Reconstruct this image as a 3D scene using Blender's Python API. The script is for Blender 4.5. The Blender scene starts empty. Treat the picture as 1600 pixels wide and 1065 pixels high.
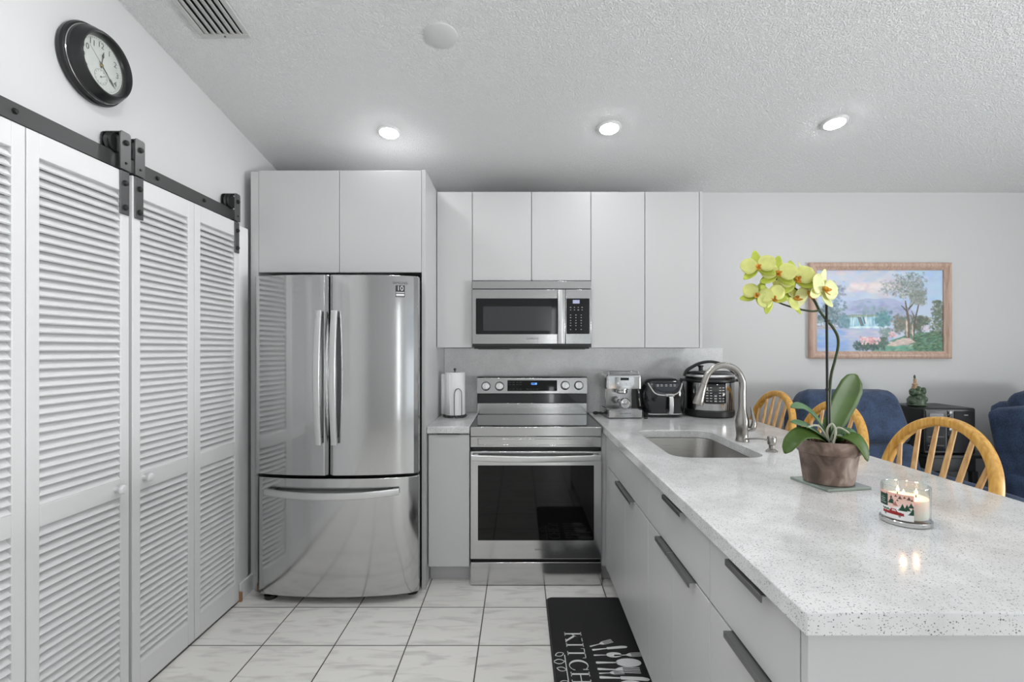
import bpy, bmesh, math, random
import numpy as np
from mathutils import Vector, Matrix
R = math.radians
PI = math.pi
random.seed(7)
rng = np.random.default_rng(5)
S = bpy.context.scene
COL = S.collection

# ---------------------------------------------------------------- camera, world, exposure
H = 1.355            # eye height
cam_d = bpy.data.cameras.new('camera')
cam = bpy.data.objects.new('camera', cam_d)
COL.objects.link(cam)
cam.location = (0, 0, H)
cam.rotation_euler = (R(90), 0, 0)
cam_d.sensor_width = 36
cam_d.lens = 760 / 1600 * 36
cam_d.shift_x = -12 / 1600
cam_d.shift_y = 13.5 / 1600
cam_d.clip_start = 0.05
S.camera = cam
S.view_settings.view_transform = 'Standard'
S.view_settings.look = 'None'
S.view_settings.gamma = 1
S.view_settings.use_curve_mapping = False
S.view_settings.exposure = -0.07

world = bpy.data.worlds.new('world')
S.world = world
world.use_nodes = True
bg = world.node_tree.nodes['Background']
bg.inputs[0].default_value = (0.86, 0.93, 1.0, 1)
bg.inputs[1].default_value = 1.0

def area(name, loc, rot, sx, sy, power, color=(1, 1, 1)):
    l = bpy.data.lights.new(name, 'AREA')
    l.shape = 'RECTANGLE'; l.size = sx; l.size_y = sy
    l.energy = power; l.color = color
    o = bpy.data.objects.new(name, l); COL.objects.link(o)
    o.location = loc; o.rotation_euler = rot
    return o
# area lights outside unseen windows; patio and side are added fill tilted upward
area('patio_fill', (2.6, -4.75, .75), (R(132), 0, 0), 2.6, 1.6, 8, (.98, .99, 1))
area('side_fill', (5.9, -0.6, 1.0), (R(148), 0, R(90)), 2.4, 1.6, 540, (.98, .99, 1))
area('daylight_entry', (0.70, -4.25, 1.2), (R(90), 0, 0), 0.25, 2.2, 13, (1, 1, 1))
LAMP_W = 112.0       # base emission of the ceiling cans, seen and added

# ---------------------------------------------------------------- materials
def srgb(r, g, b):
    f = lambda c: (c / 255) / 12.92 if c / 255 <= 0.04045 else ((c / 255 + 0.055) / 1.055) ** 2.4
    return (f(r), f(g), f(b), 1)

class M: pass
def new_mat(name):
    m = bpy.data.materials.new(name); m.use_nodes = True
    nt = m.node_tree
    return m, nt, nt.nodes['Principled BSDF'], nt.nodes, nt.links

def mat(name, col, rough=0.5, metal=0.0, spec=0.5, coat=0.0, bump=None, vary=None, trans=0.0, emit=None, aniso=0.0, sub=0.0, sheen=0.0):
    """bump=(scale, strength, distance); vary=(scale, amount, stretch)"""
    m, nt, p, N, L = new_mat(name)
    if len(col) == 3: col = (*col, 1)
    p.inputs['Base Color'].default_value = col
    p.inputs['Roughness'].default_value = rough
    p.inputs['Metallic'].default_value = metal
    p.inputs['Specular IOR Level'].default_value = spec
    p.inputs['Coat Weight'].default_value = coat
    p.inputs['Transmission Weight'].default_value = trans
    p.inputs['Anisotropic'].default_value = aniso
    p.inputs['Subsurface Weight'].default_value = sub
    p.inputs['Sheen Weight'].default_value = sheen
    if emit:
        p.inputs['Emission Color'].default_value = (*emit[0], 1)
        p.inputs['Emission Strength'].default_value = emit[1]
    tc = N.new('ShaderNodeTexCoord')
    if vary:
        mp = N.new('ShaderNodeMapping'); L.new(tc.outputs['Object'], mp.inputs[0])
        mp.inputs['Scale'].default_value = vary[2] if len(vary) > 2 else (1, 1, 1)
        nz = N.new('ShaderNodeTexNoise'); nz.inputs['Scale'].default_value = vary[0]; nz.inputs['Detail'].default_value = 5
        L.new(mp.outputs[0], nz.inputs['Vector'])
        mx = N.new('ShaderNodeMix'); mx.data_type = 'RGBA'
        a = vary[1]
        mx.inputs[6].default_value = (*[c * (1 - a) for c in col[:3]], 1)
        mx.inputs[7].default_value = (*[min(1, c * (1 + a)) for c in col[:3]], 1)
        rp = N.new('ShaderNodeMapRange'); rp.inputs[1].default_value = 0.3; rp.inputs[2].default_value = 0.7
        L.new(nz.outputs['Fac'], rp.inputs[0]); L.new(rp.outputs[0], mx.inputs[0])
        L.new(mx.outputs[2], p.inputs['Base Color'])
    if bump:
        nz = N.new('ShaderNodeTexNoise'); nz.inputs['Scale'].default_value = bump[0]; nz.inputs['Detail'].default_value = 4
        L.new(tc.outputs['Object'], nz.inputs['Vector'])
        b = N.new('ShaderNodeBump'); b.inputs['Strength'].default_value = bump[1]; b.inputs['Distance'].default_value = bump[2]
        L.new(nz.outputs['Fac'], b.inputs['Height']); L.new(b.outputs[0], p.inputs['Normal'])
    return m

def brushed(name, col, rough, axis):
    m, nt, p, N, L = new_mat(name)
    p.inputs['Metallic'].default_value = 1
    p.inputs['Base Color'].default_value = (*col, 1)
    tc = N.new('ShaderNodeTexCoord'); mp = N.new('ShaderNodeMapping')
    sc = {'x': (1.5, 260, 260), 'z': (260, 260, 1.5)}[axis]
    mp.inputs['Scale'].default_value = sc
    L.new(tc.outputs['Object'], mp.inputs[0])
    nz = N.new('ShaderNodeTexNoise'); nz.inputs['Scale'].default_value = 3; nz.inputs['Detail'].default_value = 3
    L.new(mp.outputs[0], nz.inputs['Vector'])
    mr = N.new('ShaderNodeMapRange'); mr.inputs[1].default_value = .3; mr.inputs[2].default_value = .7
    mr.inputs[3].default_value = rough * .85; mr.inputs[4].default_value = rough * 1.15
    L.new(nz.outputs['Fac'], mr.inputs[0]); L.new(mr.outputs[0], p.inputs['Roughness'])
    return m

def quartz(c0=(.58, .58, .58), c1=(.80, .80, .80), k1=(.30, .295, .29), k2=(.17, .165, .16)):
    m, nt, p, N, L = new_mat('quartz')
    tc = N.new('ShaderNodeTexCoord')
    def specks(scale, thr, w, seed):
        mp = N.new('ShaderNodeMapping'); mp.inputs['Location'].default_value = (seed, seed * 2, seed * 3)
        L.new(tc.outputs['Object'], mp.inputs[0])
        v = N.new('ShaderNodeTexVoronoi'); v.inputs['Scale'].default_value = scale
        L.new(mp.outputs[0], v.inputs['Vector'])
        # a random value per cell picks the cells that carry a speck
        sep = N.new('ShaderNodeSeparateColor'); L.new(v.outputs['Color'], sep.inputs[0])
        gt = N.new('ShaderNodeMath'); gt.operation = 'GREATER_THAN'; gt.inputs[1].default_value = thr
        L.new(sep.outputs[0], gt.inputs[0])
        lt = N.new('ShaderNodeMapRange'); lt.inputs[1].default_value = w; lt.inputs[2].default_value = w * .6
        L.new(v.outputs['Distance'], lt.inputs[0])
        mu = N.new('ShaderNodeMath'); mu.operation = 'MULTIPLY'
        L.new(gt.outputs[0], mu.inputs[0]); L.new(lt.outputs[0], mu.inputs[1])
        return mu.outputs[0]
    s1 = specks(330, .70, .42, 0.1); s2 = specks(190, .80, .33, 4.2)
    nz = N.new('ShaderNodeTexNoise'); nz.inputs['Scale'].default_value = 5; nz.inputs['Detail'].default_value = 8; nz.inputs['Roughness'].default_value = .65
    L.new(tc.outputs['Object'], nz.inputs['Vector'])
    base = N.new('ShaderNodeMix'); base.data_type = 'RGBA'
    base.inputs[6].default_value = (*c0, 1); base.inputs[7].default_value = (*c1, 1)
    mr = N.new('ShaderNodeMapRange'); mr.inputs[1].default_value = .3; mr.inputs[2].default_value = .62
    L.new(nz.outputs['Fac'], mr.inputs[0]); L.new(mr.outputs[0], base.inputs[0])
    a = N.new('ShaderNodeMix'); a.data_type = 'RGBA'; a.inputs[7].default_value = (*k1, 1)
    L.new(s1, a.inputs[0]); L.new(base.outputs[2], a.inputs[6])
    b = N.new('ShaderNodeMix'); b.data_type = 'RGBA'; b.inputs[7].default_value = (*k2, 1)
    L.new(s2, b.inputs[0]); L.new(a.outputs[2], b.inputs[6])
    L.new(b.outputs[2], p.inputs['Base Color'])
    p.inputs['Roughness'].default_value = .13
    return m

def tile():
    m, nt, p, N, L = new_mat('floor_tile')
    g = N.new('ShaderNodeNewGeometry')
    mp = N.new('ShaderNodeMapping'); mp.vector_type = 'POINT'
    mp.inputs['Location'].default_value = (0.1877 + .331 * 20, -2.229 + .331 * 30, 0)
    L.new(g.outputs['Position'], mp.inputs[0])
    br = N.new('ShaderNodeTexBrick'); br.offset = 0; br.squash = 1
    br.inputs['Scale'].default_value = 1; br.inputs['Brick Width'].default_value = .331; br.inputs['Row Height'].default_value = .331
    br.inputs['Mortar Size'].default_value = .0030; br.inputs['Mortar Smooth'].default_value = .1; br.inputs['Bias'].default_value = 0
    br.inputs['Color1'].default_value = (.0, .0, .0, 1); br.inputs['Color2'].default_value = (1, 1, 1, 1)
    L.new(mp.outputs[0], br.inputs['Vector'])
    # per tile offset so that veins stop at the joints
    rot = N.new('ShaderNodeMapping'); rot.inputs['Rotation'].default_value = (0, 0, R(-35)); rot.inputs['Scale'].default_value = (3.2, 15, 1)
    add = N.new('ShaderNodeVectorMath'); add.operation = 'ADD'
    sc = N.new('ShaderNodeVectorMath'); sc.operation = 'SCALE'; sc.inputs['Scale'].default_value = 3.7
    L.new(br.outputs['Color'], sc.inputs[0]); L.new(g.outputs['Position'], add.inputs[0]); L.new(sc.outputs[0], add.inputs[1])
    L.new(add.outputs[0], rot.inputs[0])
    nz = N.new('ShaderNodeTexNoise'); nz.inputs['Scale'].default_value = 1.6; nz.inputs['Detail'].default_value = 7; nz.inputs['Distortion'].default_value = .8
    L.new(rot.outputs[0], nz.inputs['Vector'])
    mr = N.new('ShaderNodeMapRange'); mr.inputs[1].default_value = .32; mr.inputs[2].default_value = .5
    L.new(nz.outputs['Fac'], mr.inputs[0])
    c = N.new('ShaderNodeMix'); c.data_type = 'RGBA'
    c.inputs[6].default_value = (.66, .645, .615, 1); c.inputs[7].default_value = (.84, .825, .79, 1)
    L.new(mr.outputs[0], c.inputs[0])
    d = N.new('ShaderNodeMix'); d.data_type = 'RGBA'; d.inputs[7].default_value = (.07, .062, .052, 1)
    L.new(br.outputs['Fac'], d.inputs[0]); L.new(c.outputs[2], d.inputs[6])
    L.new(d.outputs[2], p.inputs['Base Color'])
    p.inputs['Roughness'].default_value = .28
    b = N.new('ShaderNodeBump'); b.inputs['Strength'].default_value = .25; b.inputs['Distance'].default_value = .003; b.invert = True
    L.new(br.outputs['Fac'], b.inputs['Height'])
    b2 = N.new('ShaderNodeBump'); b2.inputs['Strength'].default_value = .15; b2.inputs['Distance'].default_value = .002
    L.new(mr.outputs[0], b2.inputs['Height']); L.new(b.outputs[0], b2.inputs['Normal']); L.new(b2.outputs[0], p.inputs['Normal'])
    return m

def popcorn():
    m, nt, p, N, L = new_mat('textured_ceiling')
    g = N.new('ShaderNodeNewGeometry')
    p.inputs['Base Color'].default_value = (.95, .95, .95, 1); p.inputs['Roughness'].default_value = .9
    nz = N.new('ShaderNodeTexNoise'); nz.inputs['Scale'].default_value = 140; nz.inputs['Detail'].default_value = 3; nz.inputs['Roughness'].default_value = .6
    L.new(g.outputs['Position'], nz.inputs['Vector'])
    mr = N.new('ShaderNodeMapRange'); mr.inputs[1].default_value = .42; mr.inputs[2].default_value = .68
    L.new(nz.outputs['Fac'], mr.inputs[0])
    b = N.new('ShaderNodeBump'); b.inputs['Strength'].default_value = .8; b.inputs['Distance'].default_value = .0066
    L.new(mr.outputs[0], b.inputs['Height']); L.new(b.outputs[0], p.inputs['Normal'])
    return m

def thin_glass(name, tint=(1, 1, 1), refl=.08, rough=.02):
    m, nt, p, N, L = new_mat(name)
    N.remove(p)
    t = N.new('ShaderNodeBsdfTransparent'); t.inputs[0].default_value = (*tint, 1)
    gl = N.new('ShaderNodeBsdfGlossy'); gl.inputs['Roughness'].default_value = rough
    lw = N.new('ShaderNodeLayerWeight'); lw.inputs[0].default_value = .35
    mr = N.new('ShaderNodeMapRange'); mr.inputs[3].default_value = refl; mr.inputs[4].default_value = .75
    L.new(lw.outputs['Facing'], mr.inputs[0])
    pw = N.new('ShaderNodeMath'); pw.operation = 'POWER'; pw.inputs[1].default_value = 2.0
    L.new(lw.outputs['Facing'], pw.inputs[0]); L.new(pw.outputs[0], mr.inputs[0])
    mx = N.new('ShaderNodeMixShader')
    L.new(mr.outputs[0], mx.inputs[0]); L.new(t.outputs[0], mx.inputs[1]); L.new(gl.outputs[0], mx.inputs[2])
    L.new(mx.outputs[0], N['Material Output'].inputs[0])
    return m

def wood(name, c1, c2, scale=1.0):
    m, nt, p, N, L = new_mat(name)
    tc = N.new('ShaderNodeTexCoord'); mp = N.new('ShaderNodeMapping')
    mp.inputs['Scale'].default_value = (22 * scale, 22 * scale, 2.2 * scale)
    L.new(tc.outputs['Object'], mp.inputs[0])
    nz = N.new('ShaderNodeTexNoise'); nz.inputs['Scale'].default_value = 3; nz.inputs['Detail'].default_value = 6; nz.inputs['Distortion'].default_value = .6
    L.new(mp.outputs[0], nz.inputs['Vector'])
    mr = N.new('ShaderNodeMapRange'); mr.inputs[1].default_value = .35; mr.inputs[2].default_value = .65
    L.new(nz.outputs['Fac'], mr.inputs[0])
    c = N.new('ShaderNodeMix'); c.data_type = 'RGBA'; c.inputs[6].default_value = c1; c.inputs[7].default_value = c2
    L.new(mr.outputs[0], c.inputs[0]); L.new(c.outputs[2], p.inputs['Base Color'])
    p.inputs['Roughness'].default_value = .35
    return m

def attr_mat(name, rough=.6, spec=.3):
    m, nt, p, N, L = new_mat(name)
    a = N.new('ShaderNodeAttribute'); a.attribute_name = 'Col'
    L.new(a.outputs['Color'], p.inputs['Base Color'])
    p.inputs['Roughness'].default_value = rough; p.inputs['Specular IOR Level'].default_value = spec
    return m

def fabric(name, c1, c2):
    m, nt, p, N, L = new_mat(name)
    tc = N.new('ShaderNodeTexCoord')
    n1 = N.new('ShaderNodeTexNoise'); n1.inputs['Scale'].default_value = 160; n1.inputs['Detail'].default_value = 3
    n2 = N.new('ShaderNodeTexNoise'); n2.inputs['Scale'].default_value = 14; n2.inputs['Detail'].default_value = 5
    L.new(tc.outputs['Object'], n1.inputs['Vector']); L.new(tc.outputs['Object'], n2.inputs['Vector'])
    ad = N.new('ShaderNodeMath'); ad.operation = 'ADD'; L.new(n1.outputs['Fac'], ad.inputs[0]); L.new(n2.outputs['Fac'], ad.inputs[1])
    mr = N.new('ShaderNodeMapRange'); mr.inputs[1].default_value = .75; mr.inputs[2].default_value = 1.25
    L.new(ad.outputs[0], mr.inputs[0])
    c = N.new('ShaderNodeMix'); c.data_type = 'RGBA'; c.inputs[6].default_value = c1; c.inputs[7].default_value = c2
    L.new(mr.outputs[0], c.inputs[0]); L.new(c.outputs[2], p.inputs['Base Color'])
    p.inputs['Roughness'].default_value = .85; p.inputs['Sheen Weight'].default_value = .15
    b = N.new('ShaderNodeBump'); b.inputs['Strength'].default_value = .3; b.inputs['Distance'].default_value = .003
    L.new(ad.outputs[0], b.inputs['Height']); L.new(b.outputs[0], p.inputs['Normal'])
    return m

def pot_clay():
    m, nt, p, N, L = new_mat('weathered_clay')
    tc = N.new('ShaderNodeTexCoord'); mp = N.new('ShaderNodeMapping'); mp.inputs['Scale'].default_value = (1, 1, .8)
    L.new(tc.outputs['Object'], mp.inputs[0])
    nz = N.new('ShaderNodeTexNoise'); nz.inputs['Scale'].default_value = 15; nz.inputs['Detail'].default_value = 8; nz.inputs['Distortion'].default_value = .7
    L.new(mp.outputs[0], nz.inputs['Vector'])
    cr = N.new('ShaderNodeValToRGB')
    e = cr.color_ramp.elements
    e[0].position = .36; e[0].color = srgb(84, 72, 66)
    e[1].position = .72; e[1].color = srgb(186, 172, 162)
    x = e.new(.52); x.color = srgb(124, 107, 98)
    L.new(nz.outputs['Fac'], cr.inputs[0]); L.new(cr.outputs[0], p.inputs['Base Color'])
    p.inputs['Roughness'].default_value = .85
    b = N.new('ShaderNodeBump'); b.inputs['Strength'].default_value = .3; b.inputs['Distance'].default_value = .002
    L.new(nz.outputs['Fac'], b.inputs['Height']); L.new(b.outputs[0], p.inputs['Normal'])
    return m

M.wall = mat('wall_paint', (.645, .645, .645), .6, bump=(180, .06, .002))
M.ceil = popcorn()
M.tile = tile()
M.splash = quartz((.74, .74, .74), (.88, .88, .88), (.56, .56, .56), (.46, .46, .46))  # lighter quartz copy, raised to offset shade under the wall cabinets; fainter specks
M.knob = mat('knob_metal', (.80, .80, .80), .30, 1)
M.trim = mat('trim_paint', (.82, .82, .82), .4)
M.door = mat('door_paint', (.72, .72, .72), .42)
M.cab = mat('cabinet_lacquer', (.585, .585, .585), .32)
M.carcass = mat('cabinet_carcass', (.55, .55, .55), .5)
M.quartz = quartz()
M.steel = brushed('brushed_steel', (.56, .56, .56), .15, 'x')
M.steelv = brushed('brushed_steel_upright', (.52, .52, .52), .12, 'z')
M.handle = brushed('handle_steel', (.68, .68, .68), .34, 'x')
M.pull = mat('pull_metal', (.22, .22, .22), .38, .85)
M.chrome = mat('chrome', (.62, .62, .62), .16, 1)
M.nickel = mat('brushed_nickel', (.42, .40, .375), .27, 1)
M.sink = brushed('sink_steel', (.36, .35, .335), .30, 'x')
M.blackglass = mat('black_glass', (.004, .004, .004), .035, spec=.3)
M.cooktop = mat('cooktop_glass', (.012, .012, .012), .04, spec=.9, coat=.4)
M.darkglass = mat('window_tint', (.014, .014, .015), .05, spec=.3)
M.black = mat('black_plastic', (.014, .014, .014), .38)
M.blackgloss = mat('black_gloss', (.010, .010, .012), .1, coat=.5)
M.darkgrey = mat('dark_grey_plastic', (.05, .05, .05), .45)
M.blackmetal = mat('black_metal', (.018, .018, .018), .45, .3)
M.rail = mat('rail_metal', (.085, .085, .085), .45, .5)
M.plate = mat('hanger_plate', (.12, .12, .12), .38, .7)
M.grey = mat('grey_print', (.45, .45, .45), .5)
M.white = mat('white_plastic', (.8, .8, .8), .4)
M.whiteprint = mat('white_print', (.72, .72, .72), .7)
M.paper = mat('paper', (.84, .84, .84), .9, bump=(300, .2, .001))
M.dial = mat('dial', (.82, .82, .81), .5)
M.ink = mat('ink', (.03, .03, .03), .5)
M.gold = mat('brass', (.45, .36, .16), .3, 1)
M.lens = mat('lamp_lens', (.9, .9, .9), .5, emit=((.98, .985, 1), LAMP_W))
M.lens_bright = mat('lamp_lens_bright', (.9, .9, .9), .5, emit=((.98, .985, 1), LAMP_W * 2.4))  # stronger emission for the nearer added cans
M.blue = mat('clock_led', (.02, .05, .2), .4, emit=((.12, .35, 1.0), 3.0))
M.lcd = mat('lcd', (.2, .22, .3), .3, emit=((.45, .5, .72), .55))
M.rug = mat('mat_black', (.012, .012, .012), .62, bump=(420, .25, .001))
M.oak = wood('oak', srgb(200, 142, 58), srgb(232, 184, 98))
M.oakpale = wood('oak_spindle', srgb(190, 144, 88), srgb(220, 180, 126))
M.frame = wood('frame_wood', srgb(186, 154, 136), srgb(212, 184, 168))
M.navy = fabric('navy_fabric', srgb(30, 44, 66), srgb(60, 80, 112))
M.leaf = mat('leaf', srgb(64, 92, 26), .52, vary=(9, .25), spec=.5)
M.leafpale = mat('leaf_pale', srgb(88, 122, 84), .4, vary=(9, .2))
M.stem = mat('stem', srgb(52, 66, 34), .5)
M.stake = mat('stake', srgb(26, 28, 26), .5)
M.root = mat('aerial_root', srgb(176, 178, 160), .6)
M.petal = mat('petal', srgb(220, 220, 132), .5, vary=(28, .12), sub=.15)
M.petalpale = mat('petal_pale', srgb(236, 236, 168), .5, vary=(28, .1), sub=.15)
M.petaltip = mat('petal_green', srgb(192, 204, 80), .5, vary=(28, .15))
M.lip = mat('orchid_lip', srgb(222, 160, 60), .5, vary=(60, .3))
M.clay = pot_clay()
M.bark = mat('bark_chips', srgb(78, 52, 36), .95, vary=(120, .5), bump=(90, 1, .01))
M.glass = thin_glass('clear_glass', (.96, .97, .96), .06)
M.winglass = thin_glass('window_glass', (.97, .98, .98), .04)
M.greenglass = mat('green_glass', srgb(176, 190, 180), .08, trans=.35)
M.satin = mat('satin_black', (.012, .012, .013), .32)
M.bracket = mat('bracket_black', (.012, .012, .012), .5)
M.wax = mat('wax', srgb(226, 222, 214), .55, sub=.5, emit=((1, .62, .32), .05))  # faint emission in the wax stands in for candlelight
M.flame = mat('flame', (1, .8, .5), .5, emit=((1, .66, .30), 3.2))
M.figure = mat('glazed_green', srgb(70, 88, 66), .35, vary=(60, .4))
M.figure2 = mat('glazed_cream', srgb(170, 140, 110), .4, vary=(80, .35))
M.wire = mat('wire_dark', (.10, .10, .10), .35, .8)
M.raw = mat('bare_wood', srgb(170, 130, 96), .8)
M.paint = attr_mat('oil_paint', .55)
M.print = attr_mat('paper_print', .5)

# ---------------------------------------------------------------- mesh helpers
def box(bm, x0, x1, y0, y1, z0, z1, Mx=None):
    vs = [Vector((x, y, z)) for z in (z0, z1) for y in (y0, y1) for x in (x0, x1)]
    if Mx: vs = [Mx @ v for v in vs]
    v = [bm.verts.new(c) for c in vs]
    for f in ((0, 2, 3, 1), (4, 5, 7, 6), (0, 1, 5, 4), (2, 6, 7, 3), (0, 4, 6, 2), (1, 3, 7, 5)):
        bm.faces.new([v[i] for i in f])

def loft(bm, rings, closed=True, cap0=True, cap1=True):
    rs = [[bm.verts.new(p) for p in r] for r in rings]
    n = len(rs[0])
    for a, b in zip(rs, rs[1:]):
        for i in range(n if closed else n - 1):
            j = (i + 1) % n
            bm.faces.new((a[i], a[j], b[j], b[i]))
    if cap0: bm.faces.new(rs[0][::-1])
    if cap1: bm.faces.new(rs[-1])
    return rs

def lathe(bm, prof, Mx=None, seg=32, cap0=True, cap1=True, sx=1, sy=1):
    Mx = Mx or Matrix()
    rings = [[Mx @ Vector((r * math.cos(2 * PI * i / seg) * sx, r * math.sin(2 * PI * i / seg) * sy, z)) for i in range(seg)] for r, z in prof]
    loft(bm, rings, True, cap0, cap1)

def T(x, y, z): return Matrix.Translation((x, y, z))
def RX(a): return Matrix.Rotation(R(a), 4, 'X')
def RY(a): return Matrix.Rotation(R(a), 4, 'Y')
def RZ(a): return Matrix.Rotation(R(a), 4, 'Z')

def frame_to(p0, p1):
    z = (Vector(p1) - Vector(p0)).normalized()
    return z.to_track_quat('Z', 'Y').to_matrix().to_4x4()

def cyl(bm, p0, p1, r0, r1=None, seg=20):
    r1 = r0 if r1 is None else r1
    L = (Vector(p1) - Vector(p0)).length
    Mx = Matrix.Translation(p0) @ frame_to(p0, p1)
    lathe(bm, [(r0, 0), (r1, L)], Mx, seg)

def ball(bm, c, r, sx=1, sy=1, sz=1, u=16, v=10, Mx=None):
    base = Matrix.Translation(c)
    if Mx: base = base @ Mx
    prof = [(math.sin(PI * i / v) * r, -math.cos(PI * i / v) * r * sz) for i in range(1, v)]
    lathe(bm, prof, base, u, sx=sx, sy=sy)

def smooth_pts(pts, n=8):
    P = [Vector(p) for p in pts]
    if len(P) < 3: return P
    out = []
    for i in range(len(P) - 1):
        p0 = P[i - 1] if i else P[0] * 2 - P[1]
        p1, p2 = P[i], P[i + 1]
        p3 = P[i + 2] if i + 2 < len(P) else P[-1] * 2 - P[-2]
        for k in range(n):
            t = k / n
            out.append(.5 * ((2 * p1) + (-p0 + p2) * t + (2 * p0 - 5 * p1 + 4 * p2 - p3) * t * t + (-p0 + 3 * p1 - 3 * p2 + p3) * t ** 3))
    out.append(P[-1])
    return out

def sweep(bm, pts, section, up=(0, 0, 1), scale=None, fixed=None):
    """sweep a 2-D section (list of (a, b)) along pts; fixed = side vector kept constant"""
    P = [Vector(p) for p in pts]
    rings = []
    side = None
    for i, p in enumerate(P):
        t = (P[min(i + 1, len(P) - 1)] - P[max(i - 1, 0)]).normalized()
        if fixed is not None:
            s = Vector(fixed); s = (s - t * s.dot(t)).normalized()
        elif side is None:
            u = Vector(up)
            if abs(u.dot(t)) > .95: u = Vector((1, 0, 0))
            s = t.cross(u).normalized()
        else:
            s = (side - t * side.dot(t)).normalized()
        side = s
        n = s.cross(t).normalized()
        k = scale[i] if scale else 1
        rings.append([p + s * a * k + n * b * k for a, b in section])
    loft(bm, rings)

def circ(r, n=10): return [(r * math.cos(2 * PI * i / n), r * math.sin(2 * PI * i / n)) for i in range(n)]
def tube(bm, pts, r, n=10, smooth=0, scale=None, up=(0, 0, 1)):
    if smooth: pts = smooth_pts(pts, smooth)
    if scale is not None and len(scale) != len(pts):
        x = np.linspace(0, 1, len(pts)); scale = list(np.interp(x, np.linspace(0, 1, len(scale)), scale))
    sweep(bm, pts, circ(r, n), up, scale)

def rrect(w, h, r, n=6, cx=0, cy=0):
    out = []
    for qx, qy, a0 in ((1, 1, 0), (-1, 1, 90), (-1, -1, 180), (1, -1, 270)):
        for i in range(n + 1):
            a = R(a0 + 90 * i / n)
            out.append((cx + qx * (w / 2 - r) + r * math.cos(a), cy + qy * (h / 2 - r) + r * math.sin(a)))
    return out

def prism(bm, poly, Mx, d0, d1):
    """poly in local x,y extruded along local z from d0 to d1"""
    a = [Mx @ Vector((x, y, d0)) for x, y in poly]
    b = [Mx @ Vector((x, y, d1)) for x, y in poly]
    loft(bm, [a, b])
# local x -> world x, local y -> world z, local z -> world -y (towards the camera)
FRONT = RX(90)
# local x -> world y, local y -> world z, local z -> world x (a face looking +x)
SIDE = Matrix(((0, 0, 1, 0), (1, 0, 0, 0), (0, 1, 0, 0), (0, 0, 0, 1)))

def text(bm, s, size, Mx, depth=0.0004):
    c = bpy.data.curves.new('t', 'FONT'); c.body = s; c.size = size; c.align_x = 'CENTER'; c.align_y = 'CENTER'; c.extrude = depth; c.resolution_u = 4
    o = bpy.data.objects.new('t', c); COL.objects.link(o)
    dg = bpy.context.evaluated_depsgraph_get()
    me = bpy.data.meshes.new_from_object(o.evaluated_get(dg))
    me.transform(Mx)
    bm.from_mesh(me)
    bpy.data.objects.remove(o); bpy.data.curves.remove(c); bpy.data.meshes.remove(me)

ORIG = {}
def thing(name, label, cat, loc=(0, 0, 0), group=None, kind=None):
    o = bpy.data.objects.new(name, None); COL.objects.link(o)
    o.location = loc; o.empty_display_size = .05
    ORIG[o.name] = Vector(loc)
    tag(o, label, cat, group, kind)
    return o

def tag(o, label=None, cat=None, group=None, kind=None):
    if label: o['label'] = label
    if cat: o['category'] = cat
    if group: o['group'] = group
    if kind: o['kind'] = kind
    return o

def obj(name, bm, m, parent=None, bevel=0, seg=2, angle=35, subsurf=0, label=None, solid=0):
    bmesh.ops.recalc_face_normals(bm, faces=bm.faces)
    if parent is not None:
        off = ORIG[parent.name]
    else:
        lo = [min(v.co[i] for v in bm.verts) for i in range(3)]
        hi = [max(v.co[i] for v in bm.verts) for i in range(3)]
        off = Vector(((lo[0] + hi[0]) / 2, (lo[1] + hi[1]) / 2, lo[2]))
    bmesh.ops.translate(bm, verts=bm.verts, vec=-off)
    me = bpy.data.meshes.new(name); bm.to_mesh(me); bm.free()
    for mm in (m if isinstance(m, (list, tuple)) else [m]): me.materials.append(mm)
    me.shade_smooth(); me.set_sharp_from_angle(angle=R(angle))
    o = bpy.data.objects.new(name, me); COL.objects.link(o)
    if parent is not None:
        o.parent = parent
    else:
        o.location = off
    ORIG[o.name] = off
    if solid:
        md = o.modifiers.new('solid', 'SOLIDIFY'); md.thickness = solid; md.offset = 0
    if bevel:
        md = o.modifiers.new('bevel', 'BEVEL'); md.width = bevel; md.segments = seg; md.limit_method = 'ANGLE'; md.angle_limit = R(35)
    if subsurf:
        md = o.modifiers.new('sub', 'SUBSURF'); md.levels = subsurf; md.render_levels = subsurf
    if label: o['label'] = label
    return o

def bobj(name, dims, m, parent=None, bevel=.0015, **k):
    bm = bmesh.new(); box(bm, *dims); return obj(name, bm, m, parent, bevel, **k)

def copy_tree(o, parent=None):
    c = o.copy(); COL.objects.link(c); c.parent = parent
    ORIG[c.name] = ORIG[o.name]
    for ch in list(o.children): copy_tree(ch, c)
    return c

def P(px, py, d):
    """world point that the photograph shows at pixel px, py at depth d"""
    return Vector(((px - 812) * d / 760, d, H - (py - 546) * d / 760))

# ---------------------------------------------------------------- the room
XL, YB = -1.57, 3.44
def zc(y): return 2.465 + .165 * (YB - max(y, -1.0))
def struct(name, bm, m, label, parent=None, **k):
    o = obj(name, bm, m, parent, **k)
    if parent is None: tag(o, label, name.split('_')[0], kind='structure')
    return o

bm = bmesh.new(); box(bm, -1.7, 5.3, -4.1, 3.56, -.08, 0)
struct('floor', bm, M.tile, 'pale veined ceramic tile floor with dark grout lines')
bm = bmesh.new(); box(bm, -1.7, 5.3, YB, YB + .12, 0, 2.62)
struct('wall_back', bm, M.wall, 'plain white back wall behind cabinets and painting')
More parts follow.
